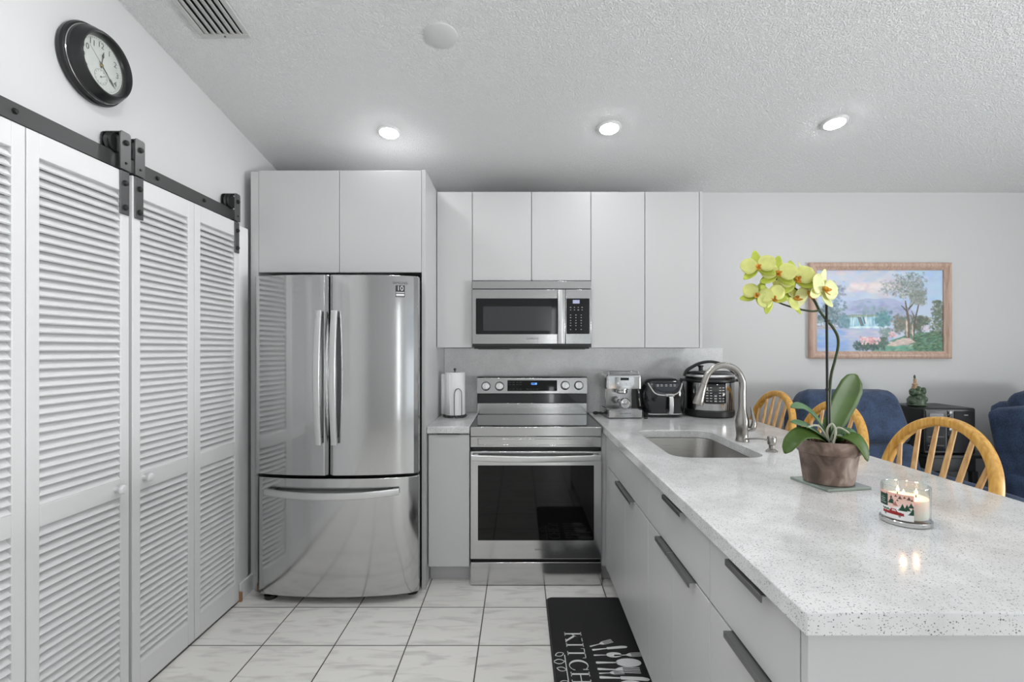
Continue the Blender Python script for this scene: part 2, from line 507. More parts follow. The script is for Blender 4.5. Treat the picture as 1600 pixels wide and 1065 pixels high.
# side walls follow the sloping ceiling
def side_wall(name, x0, x1, label, hole=None):
    bm = bmesh.new()
    def slab(y0, y1, zlo, zhi=None):
        ys = sorted({y0, y1} | ({-1.0} if y0 < -1 < y1 else set()))
        lo = [(y, zlo) for y in ys]
        hi = [(y, (zc(y) + .02) if zhi is None else zhi) for y in ys][::-1]
        poly = lo + hi
        loft(bm, [[Vector((x0, y, z)) for y, z in poly], [Vector((x1, y, z)) for y, z in poly]])
    if hole:
        a, b, c, d = hole
        slab(-4, a, 0); slab(b, YB, 0); slab(a, b, 0, c); slab(a, b, d)
    else:
        slab(-4, YB, 0)
    return struct(name, bm, M.wall, label)
side_wall('wall_left', XL - .12, XL, 'white left wall rising to the sloped ceiling above louvred doors')
side_wall('wall_right', 5.2, 5.32, 'white right wall of the living area with an added window', (-1.8, .6, .6, 2.2))
bm = bmesh.new()
for a, b, z0, z1 in ((-1.69, .62, 0, 3.25), (.62, .78, 2.25, 3.25), (.78, 1.3, 0, 3.25), (1.3, 3.9, 2.25, 3.25), (3.9, 5.32, 0, 3.25), (1.3, 3.9, 0, .05)):
    box(bm, a, b, -4.12, -4, z0, z1)
struct('wall_rear', bm, M.wall, 'white wall behind the camera with added glazed patio opening')
bm = bmesh.new()
ys = [YB + .1, -1.0, -4.1]
loft(bm, [[Vector((-1.69, y, zc(y))) for y in ys] + [Vector((-1.69, y, zc(y) + .12)) for y in ys[::-1]],
          [Vector((5.32, y, zc(y))) for y in ys] + [Vector((5.32, y, zc(y) + .12)) for y in ys[::-1]]])
struct('ceiling', bm, M.ceil, 'sloped white ceiling with rough sprayed texture')
# return of the closet wall beside the refrigerator, with its baseboard
bm = bmesh.new(); box(bm, XL, -1.524, 2.615, 2.73, 0, 2.03)
struct('trim_1', bm, M.trim, 'narrow white wall return between louvred doors and refrigerator', bevel=.002)
bm = bmesh.new(); box(bm, -1.524, -1.508, 2.625, 3.1, 0, .09)
o = struct('baseboard_left', bm, M.trim, 'short white baseboard beside the refrigerator foot', bevel=.003)
bm = bmesh.new(); box(bm, -1.522, -1.495, 2.612, 2.6245, 0, .05)
obj('bare_end', bm, M.raw, o, label='unpainted wooden end of baseboard')
bm = bmesh.new(); box(bm, 1.46, 5.2, YB - .014, YB, 0, .09)
struct('baseboard_back', bm, M.trim, 'white baseboard along the living area back wall', bevel=.003)

# unseen windows; the patio and side ones are added to admit fill light
def window(name, label, x0, x1, z0, z1, nx, axis='y', pos=-4.06):
    def B(bm, a0, a1, z0, z1, t):
        if axis == 'y': box(bm, a0, a1, pos - t, pos + t, z0, z1)
        else: box(bm, pos - t, pos + t, a0, a1, z0, z1)
    bm = bmesh.new(); w = .05 if x1 - x0 > .5 else .03
    B(bm, x0, x0 + w, z0, z1, .03); B(bm, x1 - w, x1, z0, z1, .03); B(bm, x0 + w, x1 - w, z0, z0 + w, .03); B(bm, x0 + w, x1 - w, z1 - w, z1, .03)
    for i in range(1, nx):
        c = x0 + (x1 - x0) * i / nx; B(bm, c - .025, c + .025, z0 + w, z1 - w, .03)
    o = struct(name, bm, M.trim, label, bevel=.003)
    bm = bmesh.new(); B(bm, x0 + w, x1 - w, z0 + w, z1 - w, .003)
    obj('glass_pane', bm, M.winglass, o)
window('window_1', 'added unseen patio window for fill light behind the camera', 1.3, 3.9, .05, 2.25, 2)
window('window_2', 'narrow tall sidelight window behind the camera', .62, .78, 0, 2.25, 1)
window('window_3', 'added unseen window for fill light in the right wall', -1.8, .6, .6, 2.2, 2, 'x', 5.26)

# ceiling fittings -------------------------------------------------------
def CE(x, y):
    n = Vector((0, -.165, -1)).normalized(); xa = Vector((1, 0, 0)); ya = n.cross(xa)
    if y < -1: n = Vector((0, 0, -1)); ya = n.cross(xa)
    m = Matrix((xa, ya, n)).transposed().to_4x4()
    return Matrix.Translation((x, y, zc(y))) @ m
def can(x, y, label, m=None):
    Mx = CE(x, y)
    t = thing('recessed_light', label, 'ceiling light', (x, y, zc(y)), 'recessed ceiling lights')
    bm = bmesh.new(); lathe(bm, [(.066, 0), (.066, .004), (.060, .009), (.052, .010), (.052, .002)], Mx, 40, True, True)
    obj('trim_ring', bm, M.white, t)
    bm = bmesh.new(); lathe(bm, [(.051, .0055), (.050, .011), (.036, .0155), (.014, .0175)], Mx, 40)
    obj('lens', bm, m or M.lens, t)
can(-.735, 2.739, 'lit round recessed light above the refrigerator cabinet')
can(.497, 2.699, 'lit round recessed light above the wall cabinets and range')
can(1.718, 2.654, 'lit round recessed light nearest the painting')
for x, y, w in ((-.75, 1.35, 'behind the clock'), (.05, 1.35, 'over the peninsula walkway'), (-.35, .55, 'over the near end of the peninsula walkway'), (-.7, -1.3, 'at the rear left of the room'), (3.3, -.6, 'over the living area')):  # extra cans out of view, added to light the room
    can(x, y, 'added unseen recessed light ' + w, M.lens_bright if y > 0 else None)

t = thing('ceiling_vent', 'grey metal slatted air vent in ceiling near the clock', 'vent', (-1.25, 1.9, zc(1.9)))
Mx = CE(-1.25, 1.895)
bm = bmesh.new()
w, l, fr = .107, .185, .024
for a in ((-w, w, -l, -l + fr), (-w, w, l - fr, l), (-w, -w + fr, -l + fr, l - fr), (w - fr, w, -l + fr, l - fr)):
    box(bm, a[0], a[1], a[2], a[3], 0, .009, Mx)
obj('vent_frame', bm, mat('vent_paint', (.55, .55, .54), .5), t, .003)
bm = bmesh.new(); box(bm, -w + fr, w - fr, -l + fr, l - fr, 0, .001, Mx)
obj('duct_dark', bm, M.black, t)  # black sheet standing in for the dark inside the duct
for i in range(6):
    c = -w + fr + .012 + i * (2 * (w - fr) - .014) / 5.6
    bm = bmesh.new(); box(bm, -.0125, .0125, -l + fr, l - fr, -.0008, .0008, Mx @ T(c + .003, 0, .008) @ RY(-24))
    obj('slat', bm, mat('vent_slat', (.62, .62, .61), .5) if i == 0 else bpy.data.materials['vent_slat'], t)
bm = bmesh.new(); lathe(bm, [(.004, .009), (.003, .0115)], Mx @ T(0, -l + .012, 0), 12)
obj('screw', bm, M.darkgrey, t)

bm = bmesh.new(); lathe(bm, [(.070, 0), (.070, .004), (.062, .008), (.02, .009)], CE(-.334, 2.07), 48)
o = obj('ceiling_cover', bm, M.wall); tag(o, 'round white blank cover plate on the ceiling', 'cover plate')

# ---------------------------------------------------------------- louvred closet doors and their sliding track
DX = -1.50
def leaf(parent, y0, y1, knob=None):
    st = .040
    bm = bmesh.new()
    box(bm, DX - .03, DX, y0, y0 + st, .016, 2.03); box(bm, DX - .03, DX, y1 - st, y1, .016, 2.03)
    for z0, z1 in ((.016, .118), (.80, .868), (1.953, 2.03)):
        box(bm, DX - .03, DX, y0 + st, y1 - st, z0, z1)
    L = obj('leaf', bm, M.door, parent, .0022)
    bm = bmesh.new()
    for z0, z1 in ((.118, .80), (.868, 1.953)):
        n = round((z1 - z0) / .0283); p = (z1 - z0) / n
        for i in range(n):
            c = z0 + p * (i + .5)
            box(bm, -.003, .003, y0 + st - .001, y1 - st + .001, -.0195, .0195, T(DX - .0150, 0, c) @ RY(-40))
    obj('louvre_slats', bm, M.door, L, 0)
    if knob:
        y, z = knob
        bm = bmesh.new(); lathe(bm, [(.009, 0), (.007, .010), (.010, .014), (.0165, .022), (.0175, .029), (.013, .036), (.004, .0385)], T(DX, y, z) @ RY(90), 24)
        obj('knob', bm, M.door, L)
    return L
def hanger(parent, yc, w=.049):
    bm = bmesh.new()
    def plate(x0, x1, z0, z1, r):
        poly = [(yc - w / 2, z0), (yc + w / 2, z0)]
        poly += [(yc + w / 2 - r + r * math.cos(R(a)), z1 - r + r * math.sin(R(a))) for a in (0, 30, 60, 90)]
        poly += [(yc - w / 2 + r + r * math.cos(R(a)), z1 - r + r * math.sin(R(a))) for a in (90, 120, 150, 180)]
        loft(bm, [[Vector((x0, y, z)) for y, z in poly], [Vector((x1, y, z)) for y, z in poly]])
    plate(-1.5665, -1.561, 2.034, 2.178, .018)
    box(bm, -1.561, -1.4975, yc - w / 2, yc + w / 2, 2.034, 2.040); box(bm, -1.561, -1.4975, yc - w / 2 + .012, yc + w / 2 - .012, 2.172, 2.178)
    k = obj('roller_hanger', bm, M.bracket, parent, .001)
    bm = bmesh.new(); plate(-1.497, -1.491, 2.034, 2.178, .010)
    obj('face_plate', bm, M.plate, k, .001)
    bm = bmesh.new(); lathe(bm, [(.008, -.014), (.034, -.014), (.038, -.008), (.0305, 0), (.038, .008), (.034, .014), (.008, .014)], T(-1.535, yc, 2.1385) @ RY(90), 32)
    obj('wheel', bm, M.blackmetal, k)
    bm = bmesh.new(); box(bm, DX + .0005, DX + .006, yc - w * .43, yc + w * .43, 1.866, 2.030)
    obj('strap', bm, M.plate, k, .002)
    for z, r in ((1.893, 1), (1.985, 1), (2.137, 1), (2.060, .45)):
        x = -1.491 if z > 2.05 else DX + .006
        bm = bmesh.new(); lathe(bm, [(.0105 * r, 0), (.0105 * r, .004 * r), (.008 * r, .009 * r), (.003, .0105 * r)], T(x, yc, z) @ RY(90), 16)
        obj('bolt', bm, M.bracket, k)
d1 = thing('door_1', 'left white louvred folding closet door, cut off by photo edge', 'door', (DX, 1.09, 0), kind='structure')
leaf(d1, 1.085, 1.476); leaf(d1, 1.480, 1.868, (1.805, .836)); hanger(d1, 1.842)
d2 = thing('door_2', 'right white louvred folding closet door next to the refrigerator', 'door', (DX, 1.88, 0), kind='structure')
leaf(d2, 1.884, 2.242, (1.942, .846)); leaf(d2, 2.246, 2.600); hanger(d2, 1.912); hanger(d2, 2.574, .046)
d3 = thing('door_3', 'nearest white louvred closet door beyond the photo edge', 'door', (DX, .4, 0), kind='structure')
leaf(d3, .33, .70); leaf(d3, .704, 1.079)

t = thing('barn_door_track', 'flat dark grey steel sliding track above the louvred closet doors', 'door track', (-1.535, 1.6, 2.047))
bm = bmesh.new(); box(bm, -1.539, -1.532, .35, 2.640, 2.047, 2.106)
obj('rail', bm, M.rail, t, .001)
for y in (.9, 1.475, 2.055, 2.36, 2.62):
    bm = bmesh.new(); cyl(bm, (XL, y, 2.078), (-1.539, y, 2.078), .011); cyl(bm, (-1.532, y, 2.078), (-1.524, y, 2.078), .010, .007, 6)
    obj('standoff_bolt', bm, M.blackmetal, t)
for y in (2.16, 2.46):
    bm = bmesh.new(); prism(bm, [(-.022, 0), (.022, 0), (.014, -.014), (-.010, -.014)], T(-1.545, y, 2.0455) @ SIDE, 0, .014)
    obj('stop_block', bm, M.blackmetal, t, .002)

# ---------------------------------------------------------------- wall clock
CY, CZ = 1.775, 2.392
t = thing('wall_clock', 'round black wall clock with white dial above the louvred doors', 'clock', (XL, CY, CZ))
KM = T(XL, CY, CZ) @ SIDE
bm = bmesh.new(); lathe(bm, [(.128, 0), (.136, .006), (.138, .018), (.134, .026), (.127, .029), (.127, .034), (.1265, .042), (.120, .052), (.114, .066), (.108, .072), (.102, .070), (.096, .058), (.094, .040)], KM, 72)
obj('case', bm, M.satin, t, angle=28)
bm = bmesh.new(); lathe(bm, [(.1272, .0295), (.1290, .0312), (.1272, .033)], KM, 72, False, False)
obj('silver_band', bm, M.chrome, t)
bm = bmesh.new(); lathe(bm, [(.0955, .0395), (.0955, .0415), (.02, .0416)], KM, 72)
obj('dial', bm, M.dial, t)
bm = bmesh.new()
for h in range(1, 13):
    a = R(90 - 30 * h)
    if h in (6, 7, 5): continue
    text(bm, str(h), .029, KM @ T(.072 * math.cos(a), .072 * math.sin(a), .0422), .0002)
for k in range(60):
    a = R(6 * k); r0 = .0865 if k % 5 else .0845
    Mx = KM @ RZ(6 * k)
    box(bm, r0, .0895, -.0005, .0005, .0416, .0422, Mx)
obj('numerals', bm, M.ink, t)
SM = KM @ T(0, -.042, 0)
bm = bmesh.new()
lathe(bm, [(.027, .0416), (.027, .0421), (.0262, .0421), (.0262, .0416)], SM, 40, False, False)
for k in range(0, 12):
    box(bm, .020, .0245, -.0006, .0006, .0416, .0422, SM @ RZ(30 * k))
box(bm, -.004, .018, -.0008, .0008, .0424, .0430, SM @ RZ(28)); lathe(bm, [(.003, .0416), (.003, .0432)], SM, 12)
obj('small_dial', bm, M.darkgrey, t)
def hand(name, ang, L, w, z, tail=.016, spade=False):
    Mx = KM @ RZ(90 - ang)
    bm = bmesh.new()
    if spade: poly = [(-tail, -w), (L * .55, -w * .8), (L * .62, -w * 3), (L, 0), (L * .62, w * 3), (L * .55, w * .8), (-tail, w)]
    else: poly = [(-tail, -w), (L, -w * .4), (L, w * .4), (-tail, w)]
    prism(bm, poly, Mx, z, z + .0008)
    obj(name, bm, M.ink, t)
hand('hour_hand', 11, .055, .0016, .0440, .012, True)
hand('minute_hand', 133, .082, .0016, .0452, .014, True)
hand('second_hand', 312, .068, .0006, .0464, .03)
bm = bmesh.new(); lathe(bm, [(.006, .042), (.006, .0475), (.003, .049)], KM, 20)
obj('centre_cap', bm, M.gold, t)
bm = bmesh.new(); lathe(bm, [(.0955, .0545), (.0955, .0555)], KM, 60)
obj('glass_cover', bm, M.glass, t)

# ---------------------------------------------------------------- refrigerator and the cabinet round it
FC, FW = -.995, .4445          # centre and half width
def fy(x): return 2.572 + .058 * abs((x - FC) / FW) ** 2.5
t = thing('refrigerator', 'stainless steel french door refrigerator with bottom freezer drawer', 'refrigerator', (FC, 2.95, 0))
bobj('body', (FC - FW + .008, FC + FW - .012, 2.685, 3.38, .03, 1.745), M.darkgrey, t, .004)
def fdoor(name, x0, x1, z0, z1, m=M.steelv):
    n = 22
    f = [(x0 + (x1 - x0) * i / n) for i in range(n + 1)]
    front = []
    for x in f:
        y = fy(x); e = min(x - x0, x1 - x)
        y += .014 * max(0, 1 - e / .014) ** 2
        front.append((x, y))
    poly = front + [(x1, 2.68), (x0, 2.68)]
    bm = bmesh.new(); loft(bm, [[Vector((x, y, z0)) for x, y in poly], [Vector((x, y, z1)) for x, y in poly]])
    return obj(name, bm, m, t, .003, angle=25)
XS = -1.0115
dl = fdoor('left_door', FC - FW, XS - .003, .688, 1.752)
dr = fdoor('right_door', XS + .003, FC + FW, .688, 1.752)
dw = fdoor('freezer_drawer', FC - FW, FC + FW, .045, .672)
def bowbar(parent, pts, a, b, fixed, m=M.handle):
    bm = bmesh.new(); sweep(bm, smooth_pts(pts, 8), rrect(a, b, min(a, b) * .35, 3), fixed=fixed)
    return obj('handle', bm, m, parent, angle=50)
for par, x in ((dl, -1.0535), (dr, -.9715)):
    y0 = fy(x) - .001

    zz = np.linspace(1.560, .856, 9)
    pts = [(x, y0 - .022 - .030 * (1 - ((z - 1.208) / .352) ** 2), z) for z in zz]
    h = bowbar(par, pts, .034, .016, (1, 0, 0))
    for z in (1.540, .876): bobj('handle_mount', (x - .013, x + .013, y0 - .028, y0 + .004, z - .016, z + .016), M.darkgrey, par, .003)
xx = np.linspace(-1.352, -.640, 11)
pts = [(x, fy(x) - .026 - .026 * (1 - ((x + .996) / .356) ** 2), .603 - .010 * (1 - ((x + .996) / .356) ** 2)) for x in xx]
bm = bmesh.new(); sweep(bm, smooth_pts(pts, 6), rrect(.016, .036, .006, 3), fixed=(0, 1, 0)); obj('handle', bm, M.handle, dw, angle=50)
for x in (-1.332, -.660): bobj('handle_mount', (x - .018, x + .018, fy(x) - .03, fy(x) + .006, .588, .616), M.darkgrey, dw, .003)
for x, y in ((-1.36, 2.66), (-.60, 2.72), (-1.36, 3.25), (-.60, 3.25)):
    bm = bmesh.new(); lathe(bm, [(.030, 0), (.034, .006), (.034, .022), (.020, .026), (.018, .046 if y < 2.8 else .031)], T(x, y, 0), 20)
    obj('foot', bm, M.black, t)
def on_door(x, z): 
    s = (fy(x + .02) - fy(x - .02)) / .04
    return T(x, fy(x) - .0004, z) @ RZ(math.degrees(math.atan(s))) @ FRONT
bm = bmesh.new(); Mx = on_door(-.640, 1.667); box(bm, -.024, .024, -.030, .032, -.0006, .0006, Mx)
st = obj('sticker', bm, M.ink, dr, label='small black square sticker')
bm = bmesh.new(); text(bm, '10', .036, Mx @ T(0, .015, .0009)); box(bm, -.022, .022, -.0075, -.0035, .0004, .001, Mx); box(bm, -.021, .021, -.025, -.013, .0004, .001, Mx)
obj('lettering', bm, M.white, dr)
bm = bmesh.new(); text(bm, 'SAMSUNG', .017, on_door(-.640, 1.711) @ T(0, 0, .0005)); obj('logo', bm, M.darkgrey, dr)
# cabinet surround
t = thing('refrigerator_cabinet', 'tall white cabinet surround enclosing the refrigerator', 'cabinet', (FC, 3.1, 0))
bobj('side_panel', (-.5545, -.5325, 2.752, 3.435, 0, 2.372), M.cab, t, .001)
bobj('filler_panel', (-1.522, -1.4785, 2.752, 3.0, 0, 2.362), M.cab, t, .001)
bobj('carcass', (-1.4765, -.556, 2.775, 3.435, 1.800, 2.362), M.carcass, t, .001)
xm = (530 - 812) * 2.75 / 760
for x0, x1, hx0, hx1 in ((-1.4765, xm - .0015, xm - .135, xm - .01), (xm + .0015, -.5565, xm + .01, xm + .135)):
    d = bobj('door', (x0, x1, 2.752, 2.772, 1.792, 2.368), M.cab, t, .0012)
    bobj('pull', (hx0, hx1, 2.742, 2.770, 1.787, 1.7905), M.pull, d, .0008)

# ---------------------------------------------------------------- wall cabinets
def upper(name, label, x0, x1, z0, doors, group='white handleless wall cabinets', side=False):
    t = thing(name, label, 'cabinet', ((x0 + x1) / 2, 3.28, z0), group)
    bobj('carcass', (x0 + .001, x1 - .001, 3.133, 3.437, z0 + .004, 2.360), M.carcass, t, .001)
    for a, b, pull in doors:
        d = bobj('door', (a + .0018, b - .0018, 3.111, 3.131, z0, 2.364), M.cab, t, .0012)
        if pull: bobj('pull', (pull[0], pull[1], 3.102, 3.129, z0 - .0045, z0 - .0010), M.pull, d, .0008)
    return t
upper('wall_cabinet', 'narrow white wall cabinet between refrigerator surround and microwave', -.530, -.303, 1.368, [(-.530, -.303, None)])
upper('wall_cabinet', 'short white double door wall cabinet directly above the microwave', -.303, .455, 1.797, [(-.303, .0755, (-.06, .065)), (.0755, .455, (.085, .205))])
t = upper('wall_cabinet', 'tall white double door wall cabinet right of the microwave', .455, 1.150, 1.368, [(.455, .801, None), (.801, 1.150, None)])
bobj('end_panel', (1.150, 1.168, 3.108, 3.437, 1.366, 2.366), M.cab, t, .001)
t = thing('glass_tray', 'clear flat tray edge lying on top of the wall cabinets', 'tray', (.43, 3.25, 2.365))
bm = bmesh.new()
for a in ((.222, .645, 3.14, 3.145), (.222, .645, 3.395, 3.40), (.222, .227, 3.145, 3.395), (.640, .645, 3.145, 3.395)): box(bm, *a, 2.3655, 2.382)
obj('rim', bm, M.glass, t, 0)
bobj('tray_base', (.227, .640, 3.145, 3.395, 2.3655, 2.368), M.glass, t, 0)
o = bobj('dark_strip', (-.29, .18, 3.16, 3.40, 2.3655, 2.378), M.black, None, .002)  # thin dark slab on the cabinet tops
tag(o, 'thin dark strip lying on wall cabinets left of the tray', 'board')

# ---------------------------------------------------------------- microwave
MY = 3.075
t = thing('microwave', 'stainless over the range microwave with black window', 'microwave', (.076, 3.25, 1.368))
x0, x1 = -.3005, .4525
def mz(py): return H - (py - 546) * MY / 760
def mx(px): return (px - 812) * MY / 760
bobj('body', (x0 + .002, x1 - .002, MY + .024, 3.425, 1.372, 1.786), M.darkgrey, t, .002)
bobj('vent_panel', (x0, x1, MY, MY + .022, mz(450.7), 1.789), M.steel, t, .002)
xs = mx(883.5)
d = bobj('door', (x0, xs - .001, MY, MY + .022, mz(537), mz(451.8)), M.steel, t, .002)
bm = bmesh.new(); prism(bm, rrect(mx(873.5) - mx(743.5), mz(466) - mz(522), .006, 4, (mx(743.5) + mx(873.5)) / 2, (mz(466) + mz(522)) / 2), T(0, MY, 0) @ FRONT, -.002, .0012)
obj('window', bm, M.darkglass, d)
bm = bmesh.new(); prism(bm, rrect(mx(862) - mx(755), mz(478.5) - mz(516.5), .004, 4, (mx(755) + mx(862)) / 2, (mz(478.5) + mz(516.5)) / 2), T(0, MY - .0012, 0) @ FRONT, -.0005, .0004)
obj('window_screen', bm, mat('screen_mesh', (.045, .045, .05), .12), d)
hx = mx(874.5)
zz = np.linspace(mz(453.5), mz(536), 9); zm = (zz[0] + zz[-1]) / 2; hh = (zz[0] - zz[-1]) / 2
bm = bmesh.new(); sweep(bm, smooth_pts([(hx, MY - .026 - .012 * (1 - ((z - zm) / hh) ** 2), z) for z in zz], 5), rrect(.029, .013, .004, 3), fixed=(1, 0, 0))
h = obj('handle', bm, M.handle, d, angle=50)
for z in (zz[0] - .03, zz[-1] + .03): bobj('handle_mount', (hx - .010, hx + .010, MY - .030, MY + .001, z - .012, z + .012), M.chrome, d, .002)
bm = bmesh.new(); text(bm, 'SAMSUNG', .017, T(mx(832), MY - .0004, mz(529)) @ FRONT, .0003); obj('logo', bm, M.darkgrey, d)
c = bobj('control_panel', (xs + .001, x1, MY, MY + .022, mz(537), mz(451.8)), M.steel, t, .002)
bm = bmesh.new(); prism(bm, rrect(mx(921) - mx(885), mz(466) - mz(521.5), .004, 4, (mx(885) + mx(921)) / 2, (mz(466) + mz(521.5)) / 2), T(0, MY, 0) @ FRONT, -.002, .0012)
obj('keypad', bm, M.darkglass, c)
bobj('display', (mx(895), mx(905.5), MY - .0018, MY - .001, mz(474), mz(468.5)), M.lcd, c, 0)
bm = bmesh.new()
for j, py in enumerate((480, 484, 492, 496, 500.5, 504.5, 508.5, 514.5)):
    for i in range(4 if j < 2 else 3):
        px = 891.5 + i * (6.0 if j < 2 else 8.3)
        w = .0055 if (i + j) % 3 else .008
        box(bm, mx(px) - w / 2, mx(px) + w / 2, MY - .0018, MY - .001, mz(py) - .0022, mz(py) + .0022)
obj('key_print', bm, M.grey, c)
bobj('underside', (x0 + .012, x1 - .012, MY + .006, 3.40, 1.360, 1.3712), M.black, t, .002)
for a in (x0 + .035, x1 - .235): bobj('grease_filter', (a, a + .2, MY + .03, 3.3, 1.356, 1.3598), M.pull, t, .001)

# ---------------------------------------------------------------- electric range
RY0 = 2.80
x0, x1 = -.2845, .4715
def rz(py): return H - (py - 546) * RY0 / 760
def rx(px): return (px - 812) * RY0 / 760
t = thing('electric_range', 'stainless freestanding electric range with black oven window', 'range', ((x0 + x1) / 2, 3.1, 0))
bobj('body', (x0 + .003, x1 - .003, RY0 + .03, 3.40, .03, .895), M.darkgrey, t, .003)
bobj('cooktop', (x0, x1, RY0 + .012, 3.345, .8955, .912), M.cooktop, t, .004)
bobj('front_trim', (x0, x1, RY0 - .004, RY0 + .011, rz(681.5), .9115), M.steel, t, .004)
bm = bmesh.new(); box(bm, x0 + .001, x1 - .001, RY0 + .001, RY0 + .028, rz(698.5), rz(682))
o = obj('front_panel', bm, M.steel, t, .003)
bm = bmesh.new()
a, b, z0, z1 = rx(746), rx(926), rz(695.5), rz(685)
for q in ((a, b, z0, z0 + .0035), (a, b, z1 - .0035, z1), (a, a + .006, z0, z1), (b - .006, b, z0, z1)): box(bm, q[0], q[1], RY0 - .0035, RY0 + .001, q[2], q[3])
obj('panel_bead', bm, M.steel, o, .0015)
dz0, dz1 = rz(872), rz(704)
d = bobj('oven_door', (x0 + .001, x1 - .001, RY0 - .012, RY0 + .028, dz0, dz1), M.steel, t, .004)
bm = bmesh.new(); prism(bm, rrect(rx(927.5) - rx(747), rz(726) - rz(842.5), .003, 3, (rx(747) + rx(927.5)) / 2, (rz(726) + rz(842.5)) / 2), T(0, RY0 - .012, 0) @ FRONT, -.002, .0015)
obj('oven_window', bm, M.blackglass, d)
bm = bmesh.new(); sweep(bm, smooth_pts([(x, RY0 - .050 - .018 * (1 - ((x - .0935) / .36) ** 2), rz(712) - .004 * (1 - ((x - .0935) / .36) ** 2)) for x in np.linspace(rx(738), rx(936), 11)], 5), rrect(.018, .034, .006, 3), fixed=(0, 1, 0))
obj('handle', bm, M.handle, d, angle=50)
for x in (rx(744), rx(930)): bobj('handle_mount', (x - .012, x + .012, RY0 - .052, RY0 - .011, rz(712) - .010, rz(712) + .010), M.handle, d, .003)
bm = bmesh.new(); text(bm, 'SAMSUNG', .013, T(rx(843.5), RY0 - .0122, rz(857)) @ FRONT, .0003); obj('logo', bm, M.darkgrey, d)
bobj('storage_drawer', (x0 + .002, x1 - .002, RY0 - .010, RY0 + .028, rz(912.5), rz(877)), M.steel, t, .003)
for x in (x0 + .04, x1 - .04):
    for y in (RY0 + .05, 3.3):
        bm = bmesh.new(); lathe(bm, [(.022, 0), (.022, .012), (.014, .014), (.014, .031)], T(x, y, 0), 16); obj('foot', bm, M.black, t)
# control backguard, leaning back a little
BY = 3.335
def bz(py): return H - (py - 546) * BY / 760
def bx(px): return (px - 812) * BY / 760
xa, xb = bx(745.5), bx(917)
bobj('backguard', (xa, xb, BY + .010, 3.40, .9125, bz(588.5)), M.darkgrey, t, .003)
bobj('riser', (xa, xb, BY - .002, BY + .009, .9125, bz(629.5)), M.steel, t, .002)
bobj('vent_slot', (xa + .002, xb - .002, BY + .002, BY + .009, bz(629), bz(615)), M.blackgloss, t, .001)
bm = bmesh.new()
prism(bm, [(0, bz(615)), (-.030, bz(614)), (-.018, bz(590)), (-.010, bz(588)), (.009, bz(588))], Matrix(((0, 0, 1, xa), (1, 0, 0, BY), (0, 1, 0, 0), (0, 0, 0, 1))), 0, xb - xa)
cp = obj('control_panel', bm, M.steel, t, .002)
tilt = math.degrees(math.atan2(.012, bz(590) - bz(614)))
PM = T(0, BY - .0245, bz(602)) @ RX(-tilt) @ FRONT       # plane of the sloping panel
k2 = 760 / BY
def pm(px, py): return ((px - 812) / k2, -(py - 601.3) / k2)
bm = bmesh.new(); a = pm(793, 592.8); b = pm(870, 609.5); box(bm, a[0], b[0], b[1], a[1], -.001, .0016, PM)
obj('display_glass', bm, M.blackglass, cp, .0006)
bm = bmesh.new(); a = pm(834, 599); text(bm, '12:38', .019, PM @ T(a[0], a[1] + .003, .0019), .0002); obj('clock_digits', bm, M.blue, cp)
bm = bmesh.new()
for j, py in enumerate((596, 599.5, 606.5)):
    for i, px in enumerate((797, 802.5, 808, 813.5, 824, 829, 834, 839)):
        if i > 3 and j < 2: continue
        a = pm(px, py); box(bm, a[0] - .007, a[0] + .007, a[1] - .0016, a[1] + .0016, .0016, .0019, PM)
obj('key_print', bm, M.darkgrey, cp)
for px, py in ((759.7, 602), (780.8, 602), (882.5, 600.8), (903.5, 600.8)):
    a = pm(px, py); K = PM @ T(a[0], a[1], 0)
    bm = bmesh.new(); lathe(bm, [(.031, .0), (.031, .004), (.028, .006)], K, 32)
    o = obj('knob_ring', bm, M.darkgrey, cp)
    bm = bmesh.new(); lathe(bm, [(.0275, .0062), (.0265, .018), (.023, .022), (.008, .0228)], K, 32); box(bm, -.005, .005, -.022, .022, .020, .029, K)
    o = obj('knob', bm, M.knob, cp, .001)
    bm = bmesh.new(); box(bm, -.006, .006, -.026, -.017, .0225, .0235, K); obj('knob_pointer', bm, M.black, cp)

# ---------------------------------------------------------------- base cabinets and worktops
CT = .915
t = thing('base_cabinet', 'narrow white base cabinet between refrigerator and range', 'cabinet', (-.41, 3.1, 0))
bobj('carcass', (-.530, -.289, 2.818, 3.435, .10, .8735), M.carcass, t, .001)
d = bobj('door', (-.524, -.290, 2.797, 2.816, .108, .866), M.cab, t, .0012)
bobj('pull', (-.475, -.345, 2.786, 2.812, .8665, .870), M.pull, d, .0006)
bobj('toe_kick', (-.530, -.289, 2.880, 2.90, 0, .0995), M.cab, t, .001)
o = bobj('countertop', (-.531, -.2875, 2.783, 3.425, .875, CT), M.quartz, None, .003)
tag(o, 'short speckled white quartz worktop left of the range', 'countertop')
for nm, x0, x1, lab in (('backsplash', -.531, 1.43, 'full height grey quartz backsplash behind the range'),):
    o = bobj(nm, (x0, x1, 3.4265, 3.439, CT + .0005, 1.366), M.splash, None, .001); tag(o, lab, 'backsplash')

